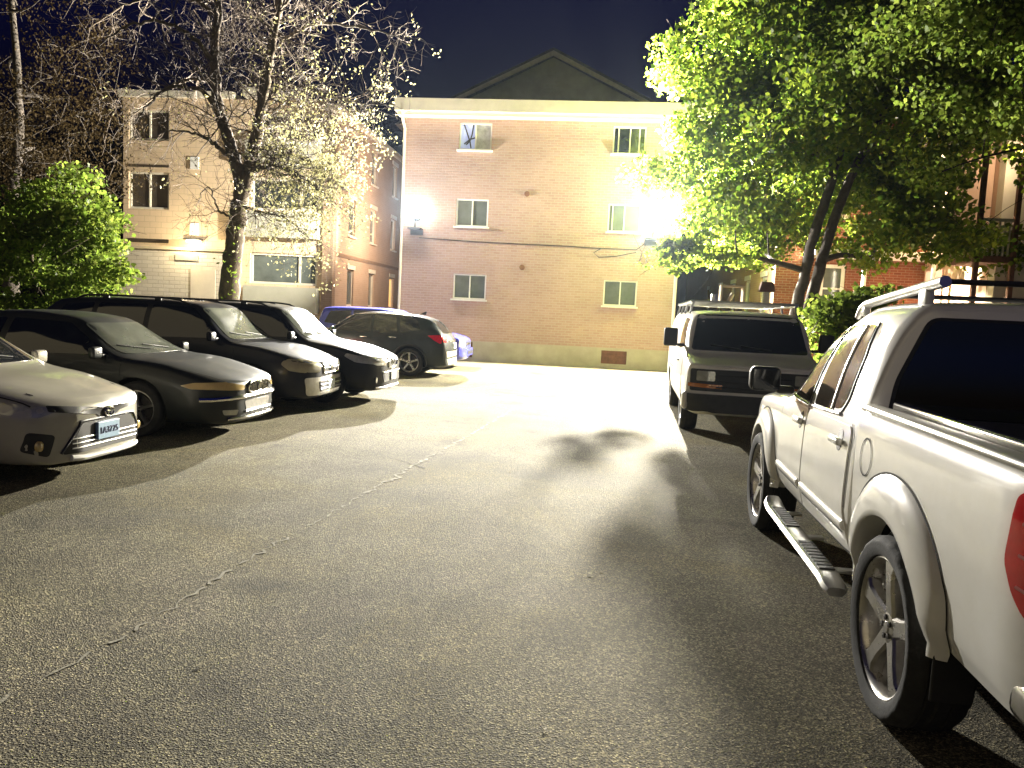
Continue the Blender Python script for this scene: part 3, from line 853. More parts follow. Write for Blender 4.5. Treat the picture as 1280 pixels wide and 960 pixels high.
# ================================================================== blue wagon
def blue_wagon():
    w, rf = .80, 1.57
    c = empty('parked_wagon', label='periwinkle blue wagon parked nose out nearest the brick building', cat='car', group=CARGROUP_OUT)
    S = dict(paint=PAINT['blue'], ws=[(-.62, 1.03), (.62, 1.03), (.53, 1.46), (-.53, 1.46)],
             sw=[[(.62, 1.03), (.05, 1.45), (-.35, 1.475), (-.35, 1.01)], [(-.42, 1.01), (-.42, 1.475), (-1.05, 1.47), (-1.05, 1.01)], [(-1.12, 1.02), (-1.12, 1.465), (-1.72, 1.42), (-1.86, 1.10)]],
             doors=[([(.78, .34), (.80, .95), (-.37, .97), (-.37, .33)], (-.2, .9)), ([(-.41, .33), (-.41, .97), (-1.1, .98), (-1.05, .6), (-.85, .35)], (-.95, .9))], mirror=(.5, 1.06, .90))
    rings = [hood(2.06, .50, .34, .72, .76, .01), hood(2.05, .66, .28, .77, .81, .05), hood(1.97, .76, .24, .82, .86, .07), hood(1.6, .79, .22, .90, .95, .04), hood(.86, w, .22, .96, 1.02, .05),
             cabin(.10, w, .22, .98, rf - .04, .59, 0, .05), cabin(-.4, w, .22, .98, rf, .60), cabin(-1.3, w, .22, .99, rf, .60), cabin(-1.9, w, .22, 1.0, rf - .05, .58), hood(-2.05, .78, .24, 1.0, 1.06), hood(-2.12, .7, .3, .8, .86, -.04)]
    B = Body(rings)
    glass_set(B, c, S)
    g = B.panel(rpoly([(-.34, .74), (.34, .74), (.34, .62), (-.34, .62)], .03), 'front', 'grille', MATS['black_plastic'], c, .008, .01, .05)
    mb = MB(); B.bar([(-.34, .68), (.34, .68)], 'front', mb, .012, .012); mb.build('grille_bar', MATS['chrome'], g, True)
    for s in (1, -1):
        B.panel(rpoly([(s * .42, .77), (s * .72, .79), (s * .735, .61), (s * .44, .60)], .03), 'front', 'headlight', MATS['lamp_clear'], c, .008, .01, .05)
    b = B.panel(rpoly([(-.76, .56), (.76, .56), (.75, .36), (-.75, .36)], .03), 'front', 'bumper', PAINT['blue'], c, .07, .06, .06)
    B.panel(rpoly([(-.40, .50), (.40, .50), (.40, .40), (-.40, .40)], .02), 'front', 'lower_grille', MATS['black_plastic'], c, .078, .01, .06)
    ax = (1.22, -1.28)
    finish(c, B, S, ax, .32, w)
    add_wheels(c, ax, .80, .32, .19, 5, MATS['alloy_dark'], 'slim', .66)
    return c

# ================================================================== white cargo van
def cargo_van():
    w = .92
    c = empty('cargo_van', label='white cargo van with a dark grille and a ladder rack on its roof', cat='van')
    S = dict(paint=PAINT['van'], ws=[(-.81, 1.195), (.81, 1.195), (.715, 1.715), (-.715, 1.715)], wsmat='glass_dark',
             sw=[[(1.72, 1.23), (1.40, 1.64), (.92, 1.66), (.92, 1.18)]],
             doors=[([(1.78, .42), (1.80, 1.15), (.86, 1.16), (.86, .42)], (1.0, 1.0))], handlemat=MATS['black_plastic'],
             seams=[[(.80, .42), (.80, 1.70)], [(-.50, .42), (-.50, 1.66)], [(-.50, .80), (-2.3, .80)]], mirror=None)
    S.pop('mirror')
    rings = [hood(2.60, .66, .40, .97, 1.00, .02), hood(2.58, .80, .36, 1.00, 1.03, .04), hood(2.5, .89, .33, 1.02, 1.05, .05), hood(2.3, .92, .33, 1.07, 1.11, .04), hood(2.05, .925, .33, 1.12, 1.175, .05),
             cabin(1.48, .925, .33, 1.17, 1.745, .79, 0, .06, .985), cabin(1.0, .925, .33, 1.2, 1.79, .81, 0, 0, .985), cabin(-2.2, .925, .33, 1.2, 1.79, .81, 0, 0, .985), cabin(-2.5, .92, .34, 1.2, 1.76, .79, 0, 0, .985), cabin(-2.56, .90, .36, 1.2, 1.70, .74, 0, 0, .98)]
    B = Body(rings)
    glass_set(B, c, S)
    for s in (1, -1):
        mirror_mesh(s, s * 1.10, 1.66, 1.36, .20, .27, .12, .10).build('mirror', MATS['black_plastic'], c, True)
    g = B.panel(rpoly([(-.84, .96), (.84, .96), (.84, .66), (-.84, .66)], .03), 'front', 'grille', MATS['black_plastic'], c, .008, .015, .06)
    mb = MB()
    for z in (.72, .80, .88):
        B.bar([(-.50, z), (.50, z)], 'front', mb, .012, .012)
    mb.build('grille_bar', MATS['black_plastic'], g, True)
    for s in (1, -1):
        B.panel(rpoly([(s * .52, .935), (s * .76, .935), (s * .76, .80), (s * .52, .80)], .02), 'front', 'headlight', MATS['lamp_clear'], c, .016, .01, .06)
        B.panel(rpoly([(s * .42, .755), (s * .86, .765), (s * .86, .715), (s * .42, .70)], .015), 'front', 'turn_signal', MATS['lamp_amber'], c, .016, .01, .06)
    b = B.panel(rpoly([(-.90, .62), (.90, .62), (.88, .40), (-.88, .40)], .05), 'front', 'bumper', MATS['black_plastic'], c, .06, .08, .06)
    for s in (1, -1):
        m = MB(); m.bbox(min(s * .86, s * .945), max(s * .86, s * .945), 2.28, 2.56, .40, .64, .04, 0, 3); m.build('bumper_end', PAINT['van'], b, True)
    plate(B, c, -.36, .50, 'front', None, MATS['plate_white'], None, off=.075)
    ax = (1.62, -1.48)
    finish(c, B, S, ax, .35, w)
    add_wheels(c, ax, .90, .35, .24, 5, MATS['alloy_dark'], 'broad', .62)
    # ladder rack: feet, side rails, cross bars
    rk = MB()
    for s in (1, -1):
        rk.tube([(s * .76, 1.10, 1.90), (s * .76, -2.35, 1.90)], .022, 8)
        for y in (1.0, -.1, -1.2, -2.2):
            rk.tube([(s * .80, y, 1.72), (s * .78, y, 1.80), (s * .76, y, 1.90)], .018, 6)
    for y in (1.05, .5, -.1, -.7, -1.2, -1.8, -2.25):
        rk.tube([(-.80, y, 1.915), (.80, y, 1.915)], .020, 8)
    rk.build('ladder_rack', MATS['satin'], c, True)
    return c

# ================================================================== white pickup, the nearest vehicle
def pickup():
    c = empty('pickup_truck', label='white crew cab pickup with flared arches, chrome step bar and roof rack', cat='pickup truck')
    P = PAINT['white']
    rings = [hood(3.80, .55, .50, .88, .92, .02), hood(3.78, .70, .44, .93, .97, .05), hood(3.68, .81, .42, .97, 1.01, .06), hood(3.35, .86, .43, 1.02, 1.07, .05), hood(2.9, .875, .44, 1.06, 1.11, .03),
             hood(2.42, .885, .44, 1.085, 1.14, .04), cabin(1.78, .895, .44, 1.11, 1.70, .63, 0, .05, .965), cabin(1.25, .90, .44, 1.125, 1.76, .67, 0, 0, .965), cabin(.92, .90, .44, 1.135, 1.765, .675, 0, 0, .965),
             cabin(.70, .90, .44, 1.14, 1.76, .67, .02, 0, .965), cabin(.625, .895, .45, 1.14, 1.745, .655, .02, 0, .96), cabin(.61, .875, .47, 1.13, 1.73, .64, .02, 0, .96)]
    B = Body(rings, 80)
    # cab glass
    B.panel(rpoly([(-.68, 1.15), (.68, 1.15), (.58, 1.60), (-.58, 1.60)], .05), 'front', 'windshield', MATS['glass_dark'], c, .004, .01, .08)
    def sidewin(v):
        for poly in ([(2.24, 1.15), (2.02, 1.40), (1.84, 1.555), (1.70, 1.60), (1.66, 1.14)], [(1.53, 1.145), (1.56, 1.615), (1.16, 1.625), (1.14, 1.155)], [(1.105, 1.165), (1.125, 1.625), (1.00, 1.62), (.925, 1.44), (.925, 1.25), (.98, 1.18)]):
            a = np.array(poly); cc = a.mean(0)
            big = [tuple(cc + (p - cc) * (1 + .022 / max(.05, np.linalg.norm(p - cc)))) for p in a]
            t = B.panel(rpoly(big, .03), v, 'window_trim', MATS['black_plastic'], c, .0075, .004, .05)
            B.panel(rpoly(poly, .028), v, 'side_window', MATS['glass_brown'], t, .010, .004, .05)
        mb = MB()
        B.bar([(2.28, 1.135), (1.64, 1.125)], v, mb, .011, .006, 8); B.bar([(1.55, 1.13), (.98, 1.150)], v, mb, .011, .006, 8)
        mb.build('belt_moulding', MATS['chrome'], c, True)
        mb = MB(); B.bar([(1.135, 1.16), (1.142, 1.62)], v, mb, .010, .010, 6); mb.build('window_divider', MATS['satin'], c, True)
    # doors with handles
    def doors(v):
        s = 1 if v == 'right' else -1
        for poly, (hy, hz) in (([(2.36, .62), (2.36, 1.07), (2.30, 1.105), (1.63, 1.105), (1.61, .515), (2.20, .50)], (1.74, 1.02)), ([(1.585, .515), (1.605, 1.105), (.74, 1.115), (.70, 1.06), (.70, .72), (.62, .52)], (.86, 1.03))):
            d = B.panel(rpoly(poly, .035), v, 'door', P, c, .0075, .004, .06)
            cup = MB()
            p, n = B.proj(hy, hz, v)
            t = np.linspace(0, 2 * math.pi, 24, endpoint=False)
            B.panel([(hy + .045 * math.cos(q), hz + .055 * math.sin(q)) for q in t], v, 'handle_recess', MATS['black_plastic'], d, .0095, .003, .03)
            h = MB(); x0, x1 = sorted((p.x + s * .012, p.x + s * .045))
            h.bbox(x0, x1, hy - .075, hy + .10, hz - .022, hz + .016, .014, 0, 3)
            h.build('handle', P, d, True)
            y0, y1 = min(q[0] for q in poly), max(q[0] for q in poly)
            mz = MB(); B.bar([(y0 + .05, .635), (y1 - .04, .635)], v, mz, .034, -.010, 10); mz.build('door_moulding', P, d, True)
            lo = MB(); B.ribbon([(y0 + .06, .598), (y1 - .05, .598)], v, lo, .010, .0085); lo.build('painted_moulding_shadow', MATS['seam'], d)  # dark ribbon painted as the shade under the moulding
    for v in ('left', 'right'):
        sidewin(v); doors(v)
    gaps = MB()
    for v in ('left', 'right'):
        B.ribbon([(1.598, .50), (1.618, 1.11)], v, gaps, .010, .004)
        B.ribbon([(2.375, .52), (2.375, 1.075)], v, gaps, .010, .004)
        B.ribbon([(.685, .72), (.685, 1.08), (.74, 1.13)], v, gaps, .008, .004)
        B.ribbon([(.60, .505), (2.3, .485)], v, gaps, .012, .004)
    gaps.build('panel_gap', MATS['seam'], c)
    # rear cab window in its dark surround
    t = B.panel(rpoly([(-.775, 1.10), (.775, 1.10), (.74, 1.36), (.605, 1.672), (-.605, 1.672), (-.74, 1.36)], .05), 'rear', 'window_trim', MATS['black_plastic'], c, .004, .01, .07)
    B.panel(rpoly([(-.755, 1.12), (.755, 1.12), (.72, 1.36), (.59, 1.657), (-.59, 1.657), (-.72, 1.36)], .045), 'rear', 'rear_window', MATS['glass_dark'], t, .008, .006, .07)
    mb = MB(); mb.bbox(-.13, .13, .585, .625, 1.685, 1.705, .008); mb.build('brake_light', MATS['lamp_red'], c)
    # nose, out of sight but built
    g = B.panel(rpoly([(-.42, .93), (.42, .93), (.36, .68), (-.36, .68)], .04), 'front', 'grille', MATS['chrome'], c, .01, .015, .06)
    for s in (1, -1):
        B.panel(rpoly([(s * .48, .92), (s * .76, .95), (s * .78, .72), (s * .50, .70)], .04), 'front', 'headlight', MATS['lamp_clear'], c, .008, .01, .06)
    B.panel(rpoly([(-.80, .62), (.80, .62), (.78, .46), (-.78, .46)], .04), 'front', 'front_bumper', P, c, .03, .03, .06)
    AR, AF, RAD = 0.02, 2.94, .38
    B.build(P, MATS['well'], c, [(AF, .40)], .43, .34, 'cab', w=.87)
    # ---- bed
    yb0, yb1 = .585, -1.07
    def bedw(z):     # outer half width at height z: shoulder and tuck-under
        return float(np.interp(z, [.50, .58, .75, .95, 1.10, 1.18, 1.215, 1.225], [.845, .875, .893, .90, .895, .885, .87, .845]))
    zs = [.50, .54, .58, .66, .75, .85, .95, 1.03, 1.10, 1.15, 1.18, 1.205, 1.218, 1.225]
    ys = list(np.linspace(yb0, yb1, 40))
    v, f = [], []
    prof = [(bedw(z), z) for z in zs] + [(.80, 1.225), (.78, 1.22), (.775, .80), (.77, .76)]
    n = len(prof)
    halves = {}
    for s in (1, -1):
        k = len(v); fk = len(f)
        for y in ys:
            taper = -.045 * max(0, (-.85 - y) / .22) ** 2          # rounds into the tail corner
            for (x, z) in prof:
                v.append((s * (x + taper * (1 if x > .8 else 0)), y, z))
        for i in range(len(ys) - 1):
            for j in range(n - 1):
                q = (k + i * n + j, k + (i + 1) * n + j, k + (i + 1) * n + j + 1, k + i * n + j + 1)
                f.append(q if s > 0 else q[::-1])
            q = (k + i * n + n - 1, k + (i + 1) * n + n - 1, k + (i + 1) * n, k + i * n)
            f.append(q if s > 0 else q[::-1])
        f.append(tuple(k + j for j in range(n))); f.append(tuple(k + (len(ys) - 1) * n + j for j in range(n))[::-1])
        halves[s] = (v[k:], [tuple(i - k for i in q) for q in f[fk:]])
    class BB(Body):
        def __init__(s): pass
    K = BB(); K.v, K.f = v, f
    K.bvh = BVHTree.FromPolygons([Vector(p) for p in v], f)
    for s in (1, -1):
        H = BB(); H.v, H.f = halves[s]
        H.build(P, MATS['well'], c, [(AR, .40)], .445, .34, 'bed_side', w=.90)
    fl = MB(); fl.box(-.77, .77, -1.0, .57, .72, .76); fl.box(-.77, .77, .555, .575, .76, 1.20); fl.build('bed_floor', MATS['black_plastic'], c)
    tg = MB(); tg.bbox(-.74, .74, -1.075, -1.02, .60, 1.225, .02); tg.build('tailgate', P, c, True)
    for s in (1, -1):
        m = MB(); m.bbox(min(s * .80, s * .895), max(s * .80, s * .895), -1.05, .575, 1.219, 1.250, .014, 0, 3); m.build('bed_rail_cap', MATS['satin'], c, True)
        m = MB(); m.bbox(min(s * .735, s * .772), max(s * .735, s * .772), -1.0, .52, 1.225, 1.272, .012, 0, 3); m.build('utility_rail', MATS['chrome'], c, True)
        lens = [(-.915, 1.15), (-.90, .96), (-.945, .87), (-1.0, .815), (-1.065, .815), (-1.065, 1.165), (-.95, 1.17)]
        tl = K.panel(rpoly(lens, .03), 'right' if s > 0 else 'left', 'tail_light', MATS['lamp_red'], c, .014, .02, .03)
        m = MB()
        for z in (.90, .99, 1.08):
            K.bar([(-.96, z), (-1.05, z - .012)], 'right' if s > 0 else 'left', m, .006, .014)
        m.build('lens_rib', pm('lens_rib', (.75, .28, .26), .2, 0, .6), tl, True)
        m = MB(); m.bbox(min(s * .74, s * .885), max(s * .74, s * .885), -1.09, -1.03, .815, 1.165, .02); m.build('tail_light', MATS['lamp_red'], c, True)
    # fuel flap on the left bed side
    gp = MB(); t = np.linspace(0, 2 * math.pi, 33)
    K.ribbon([(.42 + .075 * math.cos(q), 1.02 + .085 * math.sin(q)) for q in t], 'left', gp, .008, .003, .02); gp.build('fuel_flap', MATS['seam'], c)
    # flared arches
    def flare(B0, ay, v, a0, a1, rin, rout, xo, name='fender_flare'):
        s = 1 if v == 'right' else -1
        A = np.linspace(a0, a1, 56); V, F = [], []
        prof = [(1.0, .000), (.93, .010), (.80, .024), (.60, .036), (.38, .045), (.16, .050), (.05, .050), (0.0, .044), (-.02, .02), (-.02, -.06)]
        for a in A:
            end = min(1.0, min(a - a0, a1 - a) / .40)
            wd = (rout - rin) * (.34 + .66 * end)
            for u, h in prof:
                r = rin + u * wd
                yy, zz = ay + r * math.cos(a), .40 + r * math.sin(a)
                p, nn = B0.proj(yy, zz, v)
                bx = abs(p.x) if abs(p.x) > xo - .06 else xo - .03
                V.append((s * (bx + h + .002), yy, zz))
        m = len(prof)
        F = [(i * m + j, (i + 1) * m + j, (i + 1) * m + j + 1, i * m + j + 1) for i in range(len(A) - 1) for j in range(m - 1)]
        mb = MB(); mb.add(V, F); o = mb.build(name, P, c, True)
        gp = MB(); vv = []
        pts = [(ay + (rin + (rout - rin) * (.34 + .66 * min(1.0, min(a - a0, a1 - a) / .40)) + .004) * math.cos(a), .40 + (rin + (rout - rin) * (.34 + .66 * min(1.0, min(a - a0, a1 - a) / .40)) + .004) * math.sin(a)) for a in A]
        B0.ribbon([q for q in pts if q[1] > .47], v, gp, .010, .003, .05); gp.build('flare_gap', MATS['seam'], o)
    for v in ('left', 'right'):
        flare(K, AR, v, .06, math.pi - .12, .435, .61, .89)
        flare(B, AF, v, .02, math.pi - .05, .42, .56, .87)
    # liners and mud flaps
    for s in (1, -1):
        m = MB(); m.bbox(min(s * .70, s * .885), max(s * .74, s * .885), -.452, -.438, .30, .52, .006); m.build('mud_flap', MATS['black_plastic'], c)
    # wheels
    add_wheels(c, (AF, AR), .925, RAD, .25, 5, MATS['alloy'], 'broad', .755)
    # step bars with tread pads and brackets
    for s in (1, -1):
        st = MB(); ys2 = [2.12, 2.09, 2.0, .66, .56, .52]; dz = [.43, .41, .385, .375, .36, .35]
        V, F = [], []
        pr = [(-.062, -.012), (-.05, .010), (-.025, .017), (.025, .017), (.05, .010), (.062, -.012), (.04, -.04), (-.04, -.04)]
        for y, z in zip(ys2, dz):
            sc = .75 if y in (2.12, .52) else 1
            V += [(s * .945 + q * sc, y, z + w_ * sc) for q, w_ in pr]
        F = [(8 * i + j, 8 * i + (j + 1) % 8, 8 * i + 8 + (j + 1) % 8, 8 * i + 8 + j) for i in range(5) for j in range(8)] + [tuple(range(8)), tuple(range(40, 48))[::-1]]
        st.add(V, F); so = st.build('step_bar', MATS['satin'], c, True)
        for (ya, yb) in ((1.92, 1.50), (1.16, .72)):
            pd = MB()
            for k, y in enumerate(np.linspace(ya, yb, 9)):
                pd.bbox(s * .945 - .040, s * .945 + .040, y - .020, y + .020, .392, .402, .004)
            p = pd.build('tread_pad', MATS['black_plastic'], so)
            for k in range(len(p.data.vertices)):
                q = p.data.vertices[k]; q.co.z += np.interp(q.co.y, [.66, 2.0], [-.001, .009])
        for y in (1.9, 1.35, .75):
            br = MB(); br.bbox(min(s * .80, s * .96), max(s * .80, s * .91), y - .03, y + .03, .370, .388, .006)
            br.build('step_bracket', MATS['satin'], so)
    # mirrors
    for s in (1, -1):
        m = MB()
        m.bbox(s * 1.035 - .105, s * 1.035 + .105, 2.19, 2.30, 1.145, 1.315, .045, 0, 4)
        m.bbox(min(s * .84, s * .96), max(s * .84, s * .96), 2.19, 2.27, 1.135, 1.19, .02, 0, 2)
        mo = m.build('mirror', MATS['black_plastic'], c, True)
        g_ = MB(); g_.bbox(s * 1.035 - .088, s * 1.035 + .088, 2.184, 2.195, 1.160, 1.300, .004); g_.build('mirror_glass', MATS['glass_dark'], mo)
    # roof rack: thick side tubes that rise to the rear, feet, cross bars
    for s in (1, -1):
        m = MB(); x = s * .57
        m.tube([(x, 1.86, 1.675), (x, 1.80, 1.725), (x, 1.70, 1.752), (x, 1.4, 1.778), (x, 1.0, 1.808), (x, .58, 1.838)], [.018, .022, .025, .026, .027, .028], 14)
        m.build('rack_tube', MATS['satin'], c, True)
        m = MB(); m.bbox(x - .022, x + .022, .74, .84, 1.70, 1.825, .010); m.bbox(x - .05, x + .05, .70, .90, 1.702, 1.728, .010)
        m.build('rack_foot', P, c, True)
        m = MB(); m.bbox(x - .02, x + .02, 1.68, 1.74, 1.68, 1.745, .01); m.build('rack_foot', P, c, True)
    m = MB()
    for y, z in ((.64, 1.842), (1.42, 1.80)):
        m = MB(); m.tube([(-.55, y, z), (.55, y, z)], .014, 10); m.build('cross_bar', MATS['black_plastic'], c, True)
    # rear bumper
    m = MB()
    m.bbox(-.87, .87, -1.24, -.90, .50, .64, .045, 0, 4)
    m.build('rear_bumper', MATS['chrome'], c, True)
    # frame and exhaust so that light does not pass under the body unbroken
    m = MB(); m.box(-.45, -.35, -1.0, 3.5, .36, .46); m.box(.35, .45, -1.0, 3.5, .36, .46); m.box(-.7, .7, AR - .05, AR + .05, .33, .43); m.tube([(.3, 1.2, .36), (.3, -.9, .38)], .03, 8)
    m.build('chassis', MATS['well'], c)
    return c

def place(o, x, y, deg):
    o.location = (x, y, 0); o.rotation_euler = (0, 0, R(deg)); return o

place(compact_sedan(), -6.34, 6.40, -90.5)
place(large_sedan(), -6.36, 8.95, -90)
place(utility('black sport utility with roof rails and yellowed headlights, beside the dark sedan', PAINT['blueblack'], 'bar', 2.25), -6.16, 11.28, -90)
place(utility('glossy black sport utility with a shield grille, beside the dark crossover', PAINT['black'], 'shield', 2.2), -5.56, 12.85, -91)
place(crossover('dark crossover parked nose in with red tail lights showing', PAINT['slate']), -5.44, 18.45, 90)
place(crossover('silver crossover mostly hidden, its roof edge between the black sport utility and blue wagon', PAINT['silver'], True), -7.86, 15.6, 90).scale = (1, 1, 1.05)
place(blue_wagon(), -5.52, 21.3, -90)
place(cargo_van(), 2.33, 13.2, 177.2)
place(pickup(), 2.155, 3.17, -2.0)
# ------------------------------------------------------------------ ground
asphalt_mat('asphalt')
pm('dirt', (0.075, 0.062, 0.040), .95, dirt=.5, scale=2.0, bmp=.5)
pm('crack_fill', (0.26, 0.245, 0.185), .9, dirt=.4, scale=9.0, bmp=.3)
pm('crack_dark', (0.015, 0.014, 0.012), .95)

def sheet(name, x0, x1, y0, y1, z, mat):
    o = mesh_obj(name, [(x0, y0, z), (x1, y0, z), (x1, y1, z), (x0, y1, z)], [(0, 1, 2, 3)], mat, None, False)
    return tag(o, kind='structure')
sheet('ground', -75, 75, -30, 95, -.008, MATS['dirt'])
sheet('parking_lot', -9.6, 4.6, -14, 24.52, 0.0, MATS['asphalt'])

def wander(pts, amp, step=.05):
    out = []
    for a, b in zip(pts[:-1], pts[1:]):
        a, b = np.array(a, float), np.array(b, float)
        m = max(2, int(np.linalg.norm(b - a) / step))
        d = (b - a) / np.linalg.norm(b - a); nrm = np.array([-d[1], d[0]])
        for k in range(m):
            out.append(a + (b - a) * k / m + nrm * RNG.normal(0, amp))
    out.append(np.array(pts[-1], float))
    return out
def crack(name, pts, width, mat, amp=.02, gaps=0.0, z=.004):
    P = wander(pts, amp); v, f = [], []
    d = np.gradient(np.array(P), axis=0); d /= np.maximum(np.linalg.norm(d, axis=1, keepdims=True), 1e-6)
    k = 0
    for i, p in enumerate(P):
        w = width * (0.15 + 1.4 * RNG.random() ** 1.5) / 2
        n = np.array([-d[i, 1], d[i, 0]]) * w
        v += [(p[0] + n[0], p[1] + n[1], z), (p[0] - n[0], p[1] - n[1], z)]
        if i and RNG.random() > gaps:
            f.append((2 * i - 2, 2 * i - 1, 2 * i + 1, 2 * i))
    return tag(mesh_obj(name, v, f, mat, None, False), kind='structure')
# the long filled seam that runs diagonally up the lot, and finer cracks
crack('pavement_seam', [(-2.25, 2.35), (-2.16, 2.95), (-2.10, 3.6), (-2.05, 4.4), (-1.95, 5.3), (-1.86, 6.3)], .017, MATS['crack_fill'], .016, .22)
crack('pavement_seam', [(-1.86, 6.3), (-1.75, 7.5), (-1.55, 9.2), (-1.42, 10.8), (-1.25, 12.6), (-.75, 14.0), (-.2, 15.2)], .036, MATS['crack_fill'], .022, .10)
crack('pavement_crack', [(-.95, 2.02), (-.5, 2.12), (.0, 2.05), (.6, 2.12), (1.0, 2.10)], .022, MATS['crack_dark'], .012, .1)
crack('pavement_crack', [(-4.2, 8.4), (-3.3, 8.15), (-2.4, 8.2), (-1.6, 7.5)], .018, MATS['crack_dark'], .012, .15)
crack('pavement_crack', [(-1.3, 12.2), (-.2, 12.0), (.8, 12.3), (1.6, 12.1)], .03, MATS['crack_dark'], .02, .15)
crack('pavement_crack', [(-2.6, 15.8), (-1.0, 15.6), (1.2, 15.9)], .03, MATS['crack_dark'], .03, .2)
crack('pavement_crack', [(-.2, 15.2), (.2, 17.3), (.9, 19.5), (1.0, 22)], .03, MATS['crack_fill'], .03, .2)

# scattered leaves and bits of grit on the asphalt
def litter():
    v, f = [], []
    for k in range(240):
        x, y = RNG.uniform(-4.2, 1.6), 2.2 + 14 * RNG.random() ** 1.6
        s = RNG.uniform(.004, .010) if k > 22 else RNG.uniform(.010, .020)
        a = RNG.uniform(0, 6.28); q = len(v)
        for j in range(5):
            t = a + j * 2 * math.pi / 5
            v.append((x + s * math.cos(t) * RNG.uniform(.5, 1.2), y + s * math.sin(t) * RNG.uniform(.5, 1.2), .005 + s * .5 * RNG.random()))
        f.append(tuple(range(q, q + 5)))
    pm('litter', (0.36, 0.32, 0.18), .8, dirt=.6, scale=3)
    tag(mesh_obj('leaf_litter', v, f, MATS['litter'], None, False), label='small pale dry leaf bits scattered over the asphalt', cat='leaf litter', kind='stuff')
litter()

# ------------------------------------------------------------------ buildings
brick_mat('brick_tan', (0.42, 0.285, 0.23), (0.37, 0.24, 0.19), (0.43, 0.335, 0.28), .22, .080, .012, (.78, 1.0), .6, .008)
brick_mat('brick_white', (0.62, 0.55, 0.42), (0.54, 0.47, 0.35), (0.46, 0.40, 0.30), .40, .135, .014, (.8, 1.0), .4, .005)
brick_mat('brick_rose', (0.42, 0.30, 0.20), (0.38, 0.265, 0.175), (0.42, 0.32, 0.23), .215, .075, .010, (.75, 1.0), .4, .005)
brick_mat('brick_brown', (0.22, 0.145, 0.088), (0.19, 0.125, 0.075), (0.24, 0.17, 0.11), .215, .075, .010, (.8, 1.0), .4, .005)
brick_mat('brick_red', (0.21, 0.075, 0.042), (0.16, 0.055, 0.032), (0.24, 0.16, 0.11), .215, .075, .010, (.7, 1.0), .5, .006)
brick_mat('block_tan', (0.62, 0.47, 0.30), (0.58, 0.435, 0.275), (0.42, 0.33, 0.21), .42, .20, .008, (.85, 1.0), .15, .004)
brick_mat('roof_shingle', (0.05, 0.047, 0.045), (0.036, 0.034, 0.034), (0.018, 0.018, 0.018), .32, .16, .012, (.7, 1.0), .6, .01)
pm('concrete', (0.40, 0.36, 0.27), .9, dirt=.22, scale=1.6, bmp=.25)
pm('trim_cream', (0.66, 0.60, 0.46), .6, dirt=.18, scale=1.2)
pm('trim_white', (0.70, 0.68, 0.60), .5, dirt=.15, scale=2.5)
pm('stucco_tan', (0.56, 0.45, 0.28), .9, dirt=.12, scale=1.2, bmp=.2)
pm('panel_grey', (0.42, 0.40, 0.30), .8, dirt=.12, scale=1.4)
pm('window_glass', (0.12, 0.135, 0.115), .14, 0, .5, dirt=.35, scale=1.7)
pm('window_dark', (0.022, 0.028, 0.026), .10, 0, .5, dirt=.35, scale=1.7)
pm('screen_brown', (0.060, 0.042, 0.024), .6, dirt=.5, scale=2.2)
pm('rust_panel', (0.19, 0.085, 0.045), .8, dirt=.4, scale=5)
pm('dark_metal', (0.05, 0.048, 0.045), .5, .4, dirt=.3)
pm('gable_siding', (0.19, 0.16, 0.125), .85, dirt=.2, scale=2.2, bmp=.2)
pm('cable', (0.035, 0.03, 0.026), .7)
pm('cream_wall', (0.62, 0.53, 0.38), .85, dirt=.15, scale=1.0, bmp=.2)
pm('pink_wall', (0.56, 0.36, 0.24), .85, dirt=.15, scale=1.0, bmp=.2)
pm('curtain', (0.50, 0.50, 0.52), .8, dirt=.4, scale=5)
emit_mat('lit_curtain', (0.45, 0.52, 0.85), .09)
emit_mat('lit_warm', (1.0, 0.55, 0.18), .25)
emit_mat('bulb', (1.0, 0.95, 0.82), 9.0)
emit_mat('entry_bulb', (1.0, 0.88, 0.62), 2.5)

def wall(name, mat, parent, x0, x1, z0, z1, openings=(), depth=.14, loc=(0, 0, 0), rz=0.0, thick=.3, revmat=None):
    """a wall in its own x,z plane facing -y, with real openings and reveals"""
    xs = sorted({x0, x1} | {a for o in openings for a in o[:2]})
    zs = sorted({z0, z1} | {a for o in openings for a in o[2:]})
    m = MB()
    for xa, xb in zip(xs[:-1], xs[1:]):
        for za, zb in zip(zs[:-1], zs[1:]):
            cx, cz = (xa + xb) / 2, (za + zb) / 2
            if any(o[0] < cx < o[1] and o[2] < cz < o[3] for o in openings):
                continue
            m.add([(xa, 0, za), (xb, 0, za), (xb, 0, zb), (xa, 0, zb)], [(0, 1, 2, 3)])
    for a, b, c, d in openings:
        m.add([(a, 0, c), (a, thick, c), (a, thick, d), (a, 0, d)], [(0, 1, 2, 3)])
        m.add([(b, 0, c), (b, 0, d), (b, thick, d), (b, thick, c)], [(0, 1, 2, 3)])
        m.add([(a, 0, c), (b, 0, c), (b, thick, c), (a, thick, c)], [(0, 1, 2, 3)])
        m.add([(a, 0, d), (a, thick, d), (b, thick, d), (b, 0, d)], [(0, 1, 2, 3)])
    for za, zb in ((z0, z0), (z1, z1)):
        m.add([(x0, 0, za), (x1, 0, za), (x1, thick, za), (x0, thick, za)], [(0, 1, 2, 3)])
    for xa in (x0, x1):
        m.add([(xa, 0, z0), (xa, thick, z0), (xa, thick, z1), (xa, 0, z1)], [(0, 1, 2, 3)])
    return mesh_obj(name, m.v, m.f, mat, parent, False, loc=loc, rot=(0, 0, rz))

